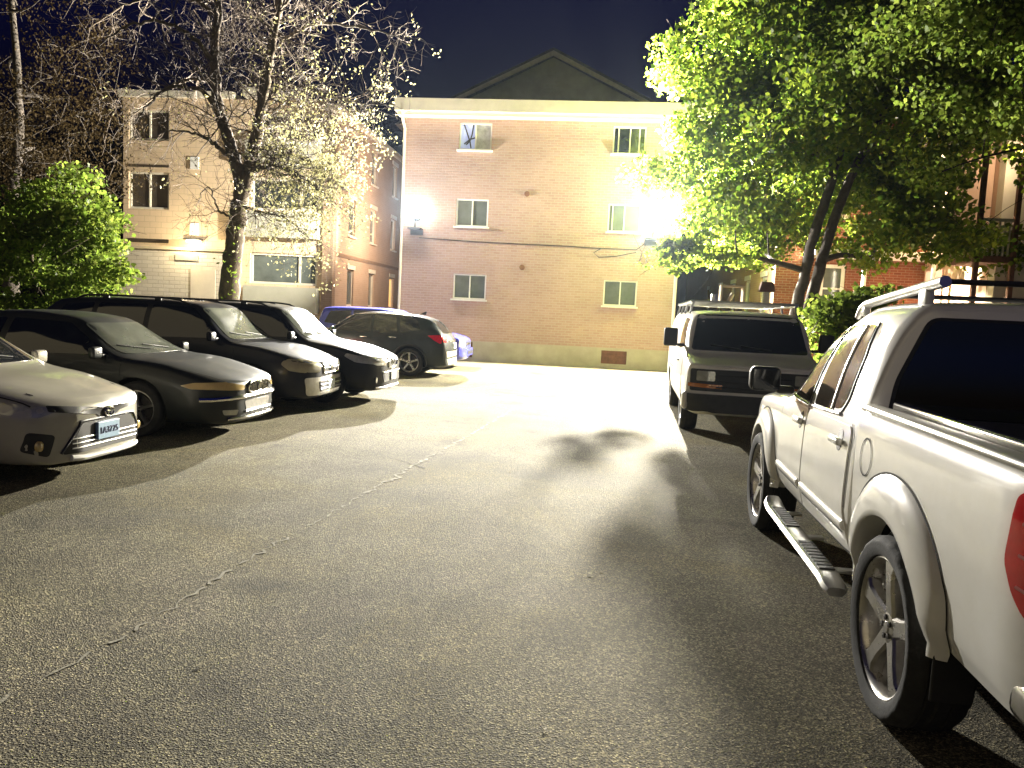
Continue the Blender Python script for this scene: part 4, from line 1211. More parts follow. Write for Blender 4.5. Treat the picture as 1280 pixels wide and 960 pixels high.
def sliding_window(parent, x0, x1, z0, z1, split=(.5,), y=.07, frame='trim_white', glass='window_glass', sill=.12, fw=.045, glass2=None, at=((0, 0, 0), 0)):
    """frame with panes set back in its opening; sill stands proud of the wall"""
    m = MB()
    for a, b, c, d in ((x0 + .003, x0 + fw, z0 + .003, z1 - .003), (x1 - fw, x1 - .003, z0 + .003, z1 - .003), (x0 + fw, x1 - fw, z0 + .003, z0 + fw), (x0 + fw, x1 - fw, z1 - fw, z1 - .003)):
        m.box(a, b, y - .045, y + .05, c, d)
    for s in split:
        xm = x0 + s * (x1 - x0)
        m.box(xm - fw * .4, xm + fw * .4, y - .03, y + .04, z0 + fw, z1 - fw)
    fr = m.build('window', MATS[frame], parent, loc=at[0], rot=(0, 0, at[1]))
    edges = [x0 + fw] + [x0 + s * (x1 - x0) for s in split] + [x1 - fw]
    for k in range(len(edges) - 1):
        mm = MB(); mm.box(edges[k] + (fw * .4 if k else 0), edges[k + 1] - (fw * .4 if k < len(edges) - 2 else 0), y + .01 + .012 * k, y + .018 + .012 * k, z0 + fw, z1 - fw)
        mm.build('pane', MATS[glass2 if glass2 and k == len(edges) - 2 else glass], fr)
    if sill:
        mm = MB(); mm.box(x0 - .05, x1 + .05, -sill, y - .05, z0 - .055, z0 - .003)
        mm.build('sill', MATS[frame], fr)
    return fr

def brick_block():
    Y = 24.56
    b = empty('apartment_building', (0, Y, 0), 0, 'three storey tan brick apartment block closing the far end of the lot', 'building')
    XL, XR, ZT = -6.36, 2.52, 7.72
    wins = [(-4.55, -3.51, 6.66, 7.50), (.28, 1.30, 6.66, 7.50), (-4.56, -3.52, 4.27, 5.14), (.26, 1.28, 4.27, 5.14), (-4.56, -3.49, 1.97, 2.77), (.25, 1.30, 1.97, 2.77)]
    base = [(-4.30, -3.84, .10, .60), (.30, 1.10, .13, .55)]
    wall('wall', MATS['brick_tan'], b, XL, XR, .63, ZT, wins)
    wall('foundation', MATS['concrete'], b, XL - .02, XR + .02, -.02, .63, base, loc=(0, -.035, 0))
    for i, w in enumerate(wins):
        if i == 0:
            fr = sliding_window(b, *w, glass='lit_curtain', glass2='curtain', frame='trim_white')
            m = MB()
            random.seed(3)
            x, z = w[0] + .14, w[3] - .05
            for pts in ([(x, z), (x + .10, z - .26), (x + .20, z - .52), (x + .24, z - .72)], [(x + .30, z), (x + .26, z - .3), (x + .20, z - .5), (x + .08, z - .62)], [(x + .02, z - .6), (x + .2, z - .45), (x + .36, z - .4)]):
                m.tube([(p[0], .062, p[1]) for p in pts], .022, 6)
            m.build('houseplant', MATS['dark_metal'], fr)
        elif i == 1:
            sliding_window(b, *w, split=(.17, .52, .80), glass='window_dark')
        elif i == 3:
            sliding_window(b, *w, split=(.14, .50), glass='window_glass')
        else:
            sliding_window(b, *w, glass='window_glass')
    for x0, x1, z0, z1 in base:
        m = MB(); m.box(x0 + .003, x1 - .003, .0, .03, z0 + .003, z1 - .003)
        for k in range(5):
            z = z0 + (k + .7) * (z1 - z0) / 6
            m.box(x0 + .03, x1 - .03, -.012, -.001, z, z + .03)
        m.build('vent_panel', MATS['rust_panel'], b)
    # back and sides
    m = MB(); m.box(XL, XL + .25, .31, 15, 0, ZT); m.box(XR - .25, XR, .31, 15, 0, ZT); m.box(XL + .25, XR - .25, 14.7, 15, 0, ZT)
    m.build('side_wall', MATS['brick_tan'], b)
    m = MB(); m.box(XL + .26, XR - .26, 1.2, 1.25, .1, ZT - .1); m.build('interior', MATS['window_dark'], b)
    # deep cream eaves board and roof
    m = MB(); m.box(XL - .20, XR + 1.0, -.42, -.36, ZT + .02, ZT + .40); m.box(XL - .20, XL - .14, -.36, 15.4, ZT + .02, ZT + .40); m.box(XR + .94, XR + 1.0, -.36, 15.4, ZT + .02, ZT + .40)
    m.box(XL - .14, XR + .94, -.36, 15.2, ZT + .003, ZT + .02); m.box(XL - .12, XR + .22, -.355, -.002, ZT - .10, ZT + .002)
    m.build('eaves_board', MATS['trim_cream'], b)
    m = MB()
    cx = (XL + XR) / 2
    m.add([(XL - .2, -.42, ZT + .41), (XR + 1.0, -.42, ZT + .41), (XR + 1.0, 15.4, ZT + .41), (XL - .2, 15.4, ZT + .41), (XL + 1.2, 4.4, ZT + 1.05), (XR - 1.2, 4.4, ZT + 1.05), (XR - 1.2, 15, ZT + 1.05), (XL + 1.2, 15, ZT + 1.05)],
          [(0, 1, 5, 4), (1, 2, 6, 5), (3, 0, 4, 7), (4, 5, 6, 7), (2, 3, 7, 6)])
    ro = m.build('roof', MATS['roof_shingle'], b)
    # gable that rises behind the eaves
    gx, hw, zb, zt, gy = -2.0, 5.6, ZT + .70, 11.15, 4.6
    m = MB(); m.prism([(gx - hw + .35, zb), (gx + hw - .35, zb), (gx, zt - .15)], gy, gy + .1, 'y'); g = m.build('gable', MATS['gable_siding'], ro)
    m = MB(); m.prism([(gx - hw, zb), (gx, zt), (gx, zt + .10), (gx - hw - .2, zb)], gy - .35, 15, 'y'); m.prism([(gx + hw, zb), (gx + hw + .2, zb), (gx, zt + .10), (gx, zt)], gy - .35, 15, 'y'); m.build('gable_roof', MATS['roof_shingle'], ro)
    m = MB()
    for s in (-1, 1):
        m.prism([(gx + s * hw, zb - .02), (gx + s * .0, zt - .02), (gx, zt - .20), (gx + s * (hw - .26), zb - .02)], gy - .40, gy - .352, 'y')
    m.build('gable_trim', pm('gable_board', (0.24, 0.20, 0.155), .8), ro)
    m = MB()
    for k in range(6):
        m.box(gx - .28, gx + .28, gy - .03, gy - .004, zt - 1.35 + .13 * k, zt - 1.27 + .13 * k)
    m.build('gable_vent', MATS['gable_siding'], ro)
    # downspouts, conduits, pipe caps, cable
    m = MB(); m.tube([(XL + .05, -.40, ZT + .05), (XL + .05, -.30, ZT - .25), (XL + .06, -.06, ZT - .45), (XL + .06, -.06, .1)], .045, 10); m.build('downspout', MATS['trim_cream'], b, True)
    m = MB(); m.tube([(XR - .05, -.40, ZT + .05), (XR - .05, -.30, ZT - .25), (XR - .06, -.06, ZT - .45), (XR - .06, -.06, .1)], .05, 10); m.build('downspout', MATS['trim_white'], b, True)
    for cx_, cz_ in ((-2.31, 5.35), (-2.36, 3.05)):
        m = MB(); m.lathe([(-.06, .001), (-.06, .075), (-.04, .085), (0.0, .085)], 20, 'y', (cx_, 0, cz_)); m.build('pipe_cap', MATS['rust_panel'], b, True)
    m = MB()
    pts = [(-5.72, -.02, 3.86), (-4.0, -.02, 3.80), (-2.4, -.02, 3.78), (-1.0, -.02, 3.77), (.1, -.02, 3.74), (1.2, -.02, 3.74), (1.64, -.02, 4.1)]
    m.tube(pts, .014, 6); m.tube([(.1, -.025, 3.74), (-.12, -.025, 3.60), (.05, -.025, 3.46), (.6, -.025, 3.52), (1.2, -.025, 3.66)], .014, 6)
    m.build('cable', MATS['cable'], b, True)
    return b
brick_block()

def flood(x, y, z, label):
    """wall bracket with a lantern head: the lamp that lights the lot"""
    o = empty('flood_light', (x, y, z), 0, label, 'lamp', 'wall lamps that light the parking lot')
    m = MB(); m.box(-.26, .14, -.20, .28, -.47, -.42); m.box(-.26, .14, .22, .28, -.62, -.472); m.tube([(-.05, -.08, -.42), (-.05, -.08, -.22)], .035, 10); m.build('bracket', MATS['dark_metal'], o)
    m = MB(); m.lathe([(-.22, .001), (-.22, .10), (-.12, .13), (-.12, .001)], 24, 'z', (0, 0, 0)); m.build('housing', MATS['dark_metal'], o, True)
    m = MB(); m.lathe([(-.118, .02), (-.11, .15), (.0, .215), (.10, .22), (.20, .17), (.27, .08), (.285, .001)], 28, 'z'); m.build('globe', MATS['bulb'], o, True)
    return o
LAMPS = [(-5.74, 24.26, 4.56), (1.70, 24.26, 4.50)]
flood(*LAMPS[0], 'glaring lamp on the bracket near the brick wall\'s downspout corner, open to view')
flood(*LAMPS[1], 'glaring lamp partly wrapped in bright maple leaves')

def porch_house():
    """tan building with stacked porches behind the car row"""
    Y = 26.0
    b = empty('apartment_building', (0, Y, 0), 0, 'tan three storey building with stacked porches behind the bare tree', 'building')
    X0, X1, ZT = -16.75, -9.42, 8.45
    lp = [(-16.55, -15.05, a, c) for a, c in ((1.2, 3.30), (4.64, 5.92), (7.0, 8.05))]
    rp = [(-12.05, -9.62, a, c) for a, c in ((2.20, 3.28), (4.74, 5.84), (7.12, 8.0))]
    slit = [(-16.55, -15.05, 3.47, 3.60), (-16.55, -15.05, 6.08, 6.16)]
    wall('wall', MATS['block_tan'], b, X0, X1, 0, ZT, lp + rp, thick=.35)
    m = MB(); m.box(X0, X0 + .3, .36, 14, 0, ZT); m.box(X1 - .3, X1, .36, 14, 0, ZT); m.build('side_wall', MATS['brick_rose'], b)
    m = MB(); m.box(X0 + .3, X1 - .3, 1.9, 2.0, 0, ZT); m.build('porch_back_wall', MATS['screen_brown'], b)
    m = MB()
    for z in (3.35, 5.97, ZT - .3):
        m.box(X0 + .31, X1 - .31, .36, 1.89, z, z + .1)
    m.build('porch_floor', MATS['stucco_tan'], b)
    m = MB(); m.box(X0 - .12, -12.7, -.15, 14, ZT + .003, ZT + .22); m.box(-12.2, X1 - .9, -.35, 14, ZT + .003, ZT + .16); m.box(-12.2, -10.6, -.45, -.36, ZT + .02, ZT + .3); m.build('roof', MATS['trim_cream'], b)
    for (x0, x1, z0, z1) in slit:
        m = MB(); m.box(x0, x1, -.03, -.004, z0, z1); m.build('porch_slit', MATS['screen_brown'], b)  # flat dark strip standing in for a slit in the wall
    for (x0, x1, z0, z1) in lp:
        fr = sliding_window(b, x0, x1, z0, z1, (.5,), .10, 'trim_cream', 'screen_brown', 0, .07)
    for k, (x0, x1, z0, z1) in enumerate(rp):
        fr = sliding_window(b, x0, x1, z0, z1, (.73,), .10, 'trim_cream', 'window_dark' if k else 'window_glass', 0, .08)
        m = MB(); m.box(x0 - .10, x1 + .10, -.32, -.004, z0 - .95, z0 - .08); m.build('parapet_panel', MATS['panel_grey'], b)
    # things seen on the ground floor porch: a red door edge and a pale white frame
    m = MB(); m.box(-12.02, -11.72, .6, .64, 1.3, 3.25); m.build('porch_door', MATS['rust_panel'], b)
    m = MB(); m.box(-11.62, -11.30, .5, .55, 2.2, 2.75); m.box(-10.9, -10.2, .8, .85, 2.1, 3.0); m.build('porch_screen', MATS['trim_white'], b)
    for z in (3.78, 6.05):
        m = MB(); m.box(-14.25, -13.95, -.05, -.004, z, z + .42); m.build('wall_box', MATS['trim_white'], b)
    e = MB(); e.bbox(-14.35, -13.75, -.32, -.006, 3.60, 3.67, .02); f = e.build('entry_light', MATS['dark_metal'], b)
    e = MB(); e.bbox(-14.28, -13.82, -.26, -.06, 3.52, 3.595, .02); e.build('bulb', MATS['entry_bulb'], f)
    # shuttered openings of the plain middle bay
    return b
porch_house()

def garage():
    b = empty('garage', (0, 25.6, 0), 0, 'low white painted brick garage with a flat coping behind the cars', 'garage')
    wall('wall', MATS['brick_white'], b, -16.7, -12.45, 0, 3.22, ())
    m = MB(); m.box(-16.7, -16.45, .31, .39, 0, 3.22); m.box(-12.7, -12.45, .31, .39, 0, 3.22); m.build('side_wall', MATS['brick_white'], b)
    m = MB(); m.box(-16.8, -12.35, -.08, .38, 3.223, 3.31); m.build('coping', MATS['stucco_tan'], b)
    m = MB(); m.box(-14.55, -13.75, -.05, -.004, 2.88, 3.08); m.build('lintel', MATS['concrete'], b)
    m = MB(); m.box(-14.0, -13.1, -.02, -.003, .0, 2.6); m.build('door', MATS['cream_wall'], b)
garage()

def alley_house():
    b = empty('apartment_building', (0, 0, 0), 0, 'rose brick building whose long side recedes down the alley left of the tan block', 'building')
    wall('wall', MATS['brick_brown'], b, -9.40, -9.02, 0, 7.9, (), loc=(0, 25.85, 0))
    # side wall faces +x: built in its own plane and turned
    wins = []
    for y in (1.6, 4.3, 7.4, 10.6):
        for z in (1.55, 4.1, 6.4):
            wins.append((y, y + .75, z, z + 1.35))
    side = ((-9.02, 25.85, 0), R(90))
    wall('wall', MATS['brick_rose'], b, .303, 22, 0, 8.1, wins, loc=side[0], rz=side[1])
    k = 0
    for w in wins:
        fr = sliding_window(b, *w, (), .10, 'trim_cream', 'lit_warm' if k == 6 else 'window_glass', .08, .07, at=side)
        m = MB(); m.box(w[0] - .08, w[1] + .08, -.04, -.003, w[3] + .003, w[3] + .16); m.build('lintel', MATS['trim_cream'], fr)
        k += 1
    m = MB(); m.box(-9.40, -8.88, 25.75, 48, 8.11, 8.3); m.build('roof', MATS['trim_cream'], b)
    m = MB(); m.box(.3, 21.5, -.03, -.004, 3.28, 3.40); m.build('belt_course', MATS['brick_brown'], b, loc=side[0], rot=(0, 0, side[1]))
alley_house()

def red_house():
    """red brick house beyond the maple, its long side receding"""
    b = empty('brick_house', (0, 0, 0), 0, 'dark red brick building with white trimmed windows behind the maple trunk', 'building')
    Yf = 23.6
    fw = [(6.55, 7.25, 2.05, 3.45), (8.35, 9.05, 4.8, 6.1), (6.55, 7.25, 4.8, 6.1)]
    door = (7.50, 8.25, .2, 2.75)
    wall('wall', MATS['brick_red'], b, 5.25, 16.0, 0, 7.6, fw + [door], loc=(0, Yf, 0))
    f0 = ((0, Yf, 0), 0)
    for w in fw:
        fr = sliding_window(b, *w, (), .08, 'trim_white', 'window_glass', .06, .10, at=f0)
        m = MB(); m.box(w[0] + .1, w[1] - .1, .06, .1, (w[2] + w[3]) / 2 - .025, (w[2] + w[3]) / 2 + .025); m.build('meeting_rail', MATS['trim_white'], fr)
    m = MB(); m.box(door[0] + .003, door[1] - .003, .08, .12, door[2], door[3] - .01); m.build('door', MATS['trim_white'], b, loc=f0[0])
    m = MB(); m.box(6.0, 9.4, -1.3, -.004, 3.62, 3.78); m.tube([(7.38, -1.2, .1), (7.38, -1.2, 3.62)], .06, 10); m.tube([(9.2, -1.2, .1), (9.2, -1.2, 3.62)], .06, 10); m.build('porch_roof', MATS['trim_white'], b, loc=f0[0])
    side = ((5.25, 48, 0), R(-90))
    wins = [(y, y + .8, z, z + 1.4) for y in (22.6, 20.0, 17.2, 14.2, 11) for z in (1.7, 4.3)]
    wall('wall', MATS['brick_rose'], b, 2, 24.38, 0, 7.6, wins, loc=side[0], rz=side[1])
    for w in wins:
        fr = sliding_window(b, *w, (), .08, 'trim_white', 'window_glass', .06, .08, at=side)
        m = MB(); m.box(w[0] - .08, w[1] + .08, -.04, -.003, w[3] + .003, w[3] + .16); m.build('lintel', MATS['trim_white'], fr)
    m = MB(); m.box(5.0, 16.2, Yf - .25, 48, 7.61, 7.85); m.build('roof', MATS['roof_shingle'], b)
red_house()

def porch_block():
    """cream house with a timber porch at the right edge"""
    b = empty('porch_house', (0, 19.6, 0), 0, 'cream sided house with a small upper balcony at the right edge', 'building')
    wall('wall', MATS['cream_wall'], b, 9.45, 16.0, 0, 6.6, [(10.9, 11.6, 1.0, 2.2)])
    sliding_window(b, 10.9, 11.6, 1.0, 2.2, (), .08, 'trim_white', 'window_glass', .05, .08)
    m = MB(); m.box(9.45, 9.7, .31, 4.0, 0, 6.6); m.build('side_wall', MATS['pink_wall'], b)
    m = MB(); m.box(8.60, 9.44, .5, .6, 3.4, 6.3); m.build('balcony_back', MATS['pink_wall'], b)
    m = MB(); m.box(8.55, 9.44, -.9, .49, 3.25, 3.40)
    m.box(8.55, 8.65, -.9, -.8, .0, 6.4); m.box(9.33, 9.43, -.9, -.8, .0, 6.4)
    m.build('balcony_floor', MATS['rust_panel'], b)
    m = MB(); m.box(8.66, 9.32, -.87, -.81, 4.18, 4.25)
    for k in range(6):
        x = 8.70 + k * .11
        m.box(x, x + .03, -.86, -.82, 3.40, 4.18)
    m.build('balcony_railing', MATS['trim_cream'], b)
    m = MB(); m.box(8.4, 16.2, -1.1, 4.0, 6.61, 6.8); m.build('roof', MATS['roof_shingle'], b)
porch_block()
# ------------------------------------------------------------------ trees
pm('bark', (0.095, 0.072, 0.048), .95, dirt=.55, scale=5.0, bmp=.9)
pm('bark_dark', (0.036, 0.027, 0.018), .95, dirt=.5, scale=6.0, bmp=.9)
pm('twig', (0.085, 0.064, 0.046), .9, dirt=.35, scale=2.0)
leaf_mat('leaf_maple', (0.055, 0.105, 0.010), (0.17, 0.21, 0.022), .74)
leaf_mat('leaf_young', (0.11, 0.18, 0.022), (0.24, 0.30, 0.050), .60)
leaf_mat('leaf_bud', (0.20, 0.19, 0.09), (0.33, 0.31, 0.16), .4)
leaf_mat('leaf_olive', (0.012, 0.008, 0.003), (0.022, 0.015, 0.006), .3, .02)

LEAF = np.array([(0, -.5), (.22, -.34), (.52, -.30), (.34, -.02), (.46, .22), (.17, .20), (0, .55), (-.17, .20), (-.46, .22), (-.34, -.02), (-.52, -.30), (-.22, -.34)])
LEAF8 = np.array([(0, -.5), (.34, -.36), (.50, -.02), (.24, .20), (0, .55), (-.24, .20), (-.50, -.02), (-.34, -.36)])
LEAF_SMALL = np.array([(0, -.5), (.28, -.12), (.2, .22), (0, .5), (-.2, .22), (-.28, -.12)])

def leaves(name, C, size, mat, parent, shape=LEAF, droop=.45, out=None):
    """one mesh of many small leaf faces at the points C"""
    C = np.asarray(C); n = len(C); k = len(shape)
    ax = RNG.normal(size=(n, 3)); ax[:, 2] -= droop * 2
    if out is not None:
        ax += out * .8
    ax /= np.linalg.norm(ax, axis=1, keepdims=True)
    nn = RNG.normal(size=(n, 3)); nn[:, 2] += 1.1
    b = np.cross(nn, ax); b /= np.maximum(np.linalg.norm(b, axis=1, keepdims=True), 1e-6)
    nrm = np.cross(ax, b)
    s = (size * RNG.uniform(.6, 1.25, n))[:, None, None]
    fold = RNG.uniform(.05, .45, n)[:, None, None]
    V = C[:, None] + s * (shape[None, :, 0, None] * b[:, None] + shape[None, :, 1, None] * ax[:, None] + np.abs(shape[None, :, 0, None]) * fold * nrm[:, None])
    me = bpy.data.meshes.new(name)
    me.vertices.add(n * k); me.loops.add(n * k); me.polygons.add(n)
    me.vertices.foreach_set('co', V.reshape(-1).astype(np.float32))
    me.loops.foreach_set('vertex_index', np.arange(n * k, dtype=np.int32))
    me.polygons.foreach_set('loop_start', np.arange(0, n * k, k, dtype=np.int32))
    me.materials.append(mat)
    me.update(calc_edges=True); me.validate()
    o = bpy.data.objects.new(name, me); COL.objects.link(o); o.parent = parent
    return o

def curve(p0, p1, sag=0.0, wob=.1, n=7, up=0.0):
    p0, p1 = np.array(p0, float), np.array(p1, float)
    t = np.linspace(0, 1, n)[:, None]
    L = np.linalg.norm(p1 - p0)
    P = p0 + (p1 - p0) * t
    P[:, 2] += (np.sin(t[:, 0] * math.pi)) * up * L
    w = RNG.normal(0, wob * L / n, (n, 3)).cumsum(0); w -= w * 0 + np.linspace(0, 1, n)[:, None] * w[-1]
    w[0] = 0
    return P + w

def spray(c, r, n, flat=.55):
    d = RNG.normal(size=(n, 3)); d /= np.linalg.norm(d, axis=1, keepdims=True)
    rad = RNG.random(n) ** .45
    return c + d * rad[:, None] * np.array([r, r, r * flat])

def maple(name, base, trunks, crown, nclump, per, size, label, cat='tree', mat='leaf_maple', bark='bark_dark', keep=None, clump_r=(.5, .95), shape=LEAF8, group=None, extra=()):
    """crown: list of (centre, radii); clumps of leaves hang from limbs that leave the trunk"""
    o = empty(name, base, 0, label, cat, group)
    tr = MB(); skel = []
    for pts, r0, r1 in trunks:
        P = np.array(pts, float)
        t = np.linspace(0, len(P) - 1, 6 * (len(P) - 1) + 1)
        Q = pchip(np.arange(len(P)), P, t) + RNG.normal(0, .012, (len(t), 3))
        rr = np.linspace(r0, r1, len(Q)); rr[:3] *= np.array([1.35, 1.15, 1.05])
        tr.tube(Q, rr * RNG.uniform(.94, 1.06, len(Q)), 12)
        skel += [(q, r) for q, r in zip(Q, rr)]
    tr.build('trunk', MATS[bark], o, True)
    vol = np.array([np.prod(r) for _, r in crown]); vol = vol / vol.sum()
    cl = []
    while len(cl) < nclump:
        c, r = crown[RNG.choice(len(crown), p=vol)]
        d = RNG.normal(size=3); d /= np.linalg.norm(d)
        p = np.array(c) + d * np.array(r) * (RNG.random() ** .38)
        if keep is not None and not keep(p):
            continue
        if cl and min(np.linalg.norm(q - p) for q in cl) < clump_r[0] * .55:
            continue
        cl.append(p)
    rads = [(RNG.uniform(*clump_r), 1) for _ in cl] + [p[3:] for p in extra]
    cl += [np.array(p[:3]) for p in extra]
    lb = MB()
    order = sorted(cl, key=lambda p: np.linalg.norm(p - skel[len(skel) // 2][0]))
    nodes = [(q, min(r, .11)) for q, r in skel if q[2] > skel[0][0][2] + 1.2]
    for p in order:
        A = np.array([q for q, _ in nodes]); dist = np.linalg.norm(A - p, axis=1) + .8 * np.maximum(0, A[:, 2] - p[2])
        i = int(dist.argmin()); q, r = nodes[i]
        P = curve(q, p, wob=.10, n=6, up=.06); r1 = max(.006, r * .35)
        rr = np.linspace(max(r * .75, .008), r1, 6)
        lb.tube(P, rr, 5, cap=False)
        for k in (2, 3, 4, 5):
            nodes.append((P[k], rr[k]))
        for k in range(3):   # twigs in the clump
            e = p + RNG.normal(0, .35, 3)
            lb.tube(curve(p, e, wob=.12, n=3), [.006, .005, .003], 3, cap=False)
    lb.build('branches', MATS[bark], o, True)
    C = [];
    for p, (r, dens) in zip(cl, rads):
        C.append(spray(p, r, int(dens * per * (r / np.mean(clump_r)) ** 2)))
        # a few straggling leaves
        if dens == 1:
            C.append(spray(p, r * 1.25, int(per * .06)))
    C = np.concatenate(C)
    leaves('crown', C, size, MATS[mat], o, shape)
    return o

# big maple behind the van; leaves reach the right hand lamp
def gap(x, y, z):      # openings in the crowns where the balcony house shows through
    return math.hypot(x - .476 * y, z - 1.6 - .172 * y) < 1.05 or math.hypot(x - .545 * y, z - 1.6 - .105 * y) < .95
def keep_main(p):
    x, y, z = p
    if z < 2.6 - .0 and x > 1: return False
    if z < 2.75 or gap(x, y, z): return False
    if y < 19.4 and 3.6 < x < 6.3 and z < 5.3: return False      # the two stems show through
    if x < 3.2 and z < 3.75: return False
    if x < 1.45 and z < 4.35: return False
    if x < 1.85 and z > 3.9 and z < 4.35: return False
    if math.hypot(x - 1.7 * y / 24.26, z - 1.6 - 2.9 * y / 24.26) < .95: return False      # the lamp stays in view
    return True
maple('maple_tree', (0, 0, 0), [([(4.65, 19.0, -.1), (4.75, 19.0, 1.6), (4.95, 19.0, 3.2), (5.35, 19.05, 5.0), (5.6, 19.1, 7.0), (5.4, 19.2, 9.5)], .16, .07), ([(4.95, 19.05, -.1), (5.05, 19.1, 1.6), (5.30, 19.1, 3.2), (5.75, 19.1, 5.0), (6.3, 19.0, 6.4), (7.2, 18.8, 8.5)], .17, .06)],
      [((5.6, 19.4, 7.6), (4.3, 3.8, 4.8)), ((3.0, 20.4, 5.2), (2.0, 2.2, 2.0)), ((3.3, 21.0, 3.9), (1.7, 1.3, .8)), ((7.8, 19.2, 5.0), (2.6, 2.6, 1.9)), ((4.4, 19.6, 10.0), (2.5, 2.5, 2.4)), ((8.6, 18.6, 4.1), (2.4, 1.6, 1.2)), ((3.1, 22.2, 4.2), (1.5, .9, 1.3)), ((1.98, 21.6, 3.72), (.55, .32, .22)), ((2.0, 21.6, 3.72), (.6, .32, .22)), ((7.2, 17.4, 4.5), (1.5, 1.0, 1.1)), ((8.8, 17.2, 4.7), (1.5, 1.0, 1.2))],
      520, 185, .122, 'big green maple with two leaning stems behind the white van', keep=keep_main,
      extra=[(1.56, 18.5, 3.40, .16, 2), (1.82, 18.6, 3.42, .28, 2), (2.2, 18.7, 3.40, .35, 2), (1.78, 18.5, 3.08, .22, 2), (1.38, 18.5, 3.25, .15, 2), (1.62, 18.6, 3.24, .28, 2), (1.52, 18.5, 3.1, .18, 2), (1.58, 18.5, 2.95, .24, 1.8), (1.28, 18.9, 2.85, .14, 1.4), (1.0, 18.9, 2.92, .10, 1.4), (1.95, 18.5, 3.3, .40, 2), (2.05, 18.6, 2.95, .40, 2), (1.22, 19.6, 3.22, .10, 2), (2.45, 18.6, 3.15, .5, 1.6), (2.9, 18.6, 3.15, .5, 1.5), (1.8, 18.4, 2.72, .20, 2), (2.3, 18.5, 3.55, .4, 1.6), (3.3, 18.9, 3.2, .5, 1.3), (1.62, 19.3, 3.55, .18, 2)])
def keep_near(p):
    return (p[2] > 3.9 or p[0] > 10.2) and not gap(*p)
maple('maple_tree', (0, 0, 0), [([(8.35, 15.6, -.1), (8.4, 15.6, 2.0), (8.45, 15.6, 4.0), (8.6, 15.5, 6.5), (8.7, 15.4, 9)], .20, .09)],
      [((9.0, 15.2, 8.2), (4.6, 3.4, 4.0)), ((10.0, 14.6, 5.6), (3.2, 2.2, 1.5)), ((7.4, 15.4, 5.0), (1.8, 1.6, 1.0))], 250, 190, .09, 'dim maple with a dark straight trunk above the pickup\'s roof', keep=keep_near, mat='leaf_young')
# saplings
def sapling(base, h, crown, n, per, size, label, mat='leaf_young', cat='sapling', group=None, r0=.05):
    x, y = base
    return maple('maple_sapling', (0, 0, 0), [([(x, y, -.05), (x + .05, y, h * .35), (x - .05, y + .05, h * .7), (x + .05, y, h)], r0, .012), ([(x + .08, y + .1, -.05), (x + .35, y + .1, h * .4), (x + .5, y, h * .75)], r0 * .8, .010)], crown, n, per, size, label, cat, mat, 'bark', None, (.28, .55), LEAF8, group)
sapling((-10.6, 13.6), 3.6, [((-10.4, 13.6, 1.9), (1.7, 1.0, 1.2)), ((-9.75, 13.6, 3.05), (1.0, .7, .75)), ((-9.3, 13.5, 1.6), (.75, .7, .9)), ((-11.4, 13.7, 2.7), (.9, .8, .6))], 95, 170, .088, 'bright green leafy sapling lit up at the left edge behind the sedans', r0=.06)
sapling((4.75, 15.4), 2.2, [((4.85, 15.4, 1.6), (.62, .6, .65)), ((5.2, 15.4, 2.1), (.5, .4, .4))], 30, 85, .12, 'small bright green sapling between the van and the maple stems', group=None)
sapling((9.0, 13.0), 2.4, [((8.6, 13.0, 2.45), (1.5, .8, .4))], 28, 90, .12, 'low dark leafy sapling above the pickup\'s roof rack', mat='leaf_maple')

# dark tree at the far left
maple('dark_tree', (0, 0, 0), [([(-15.0, 18.5, -.1), (-15.0, 18.5, 3), (-14.8, 18.6, 6), (-14.9, 18.5, 9)], .22, .06)], [((-14.4, 18.6, 6.4), (2.6, 2.4, 3.6)), ((-13.2, 18.0, 4.6), (1.6, 1.6, 1.7)), ((-15.6, 18.4, 4.0), (1.6, 2.0, 2.2))],
      150, 130, .07, 'dim olive brown tree behind the bright sapling at the far left', mat='leaf_olive', shape=LEAF_SMALL)

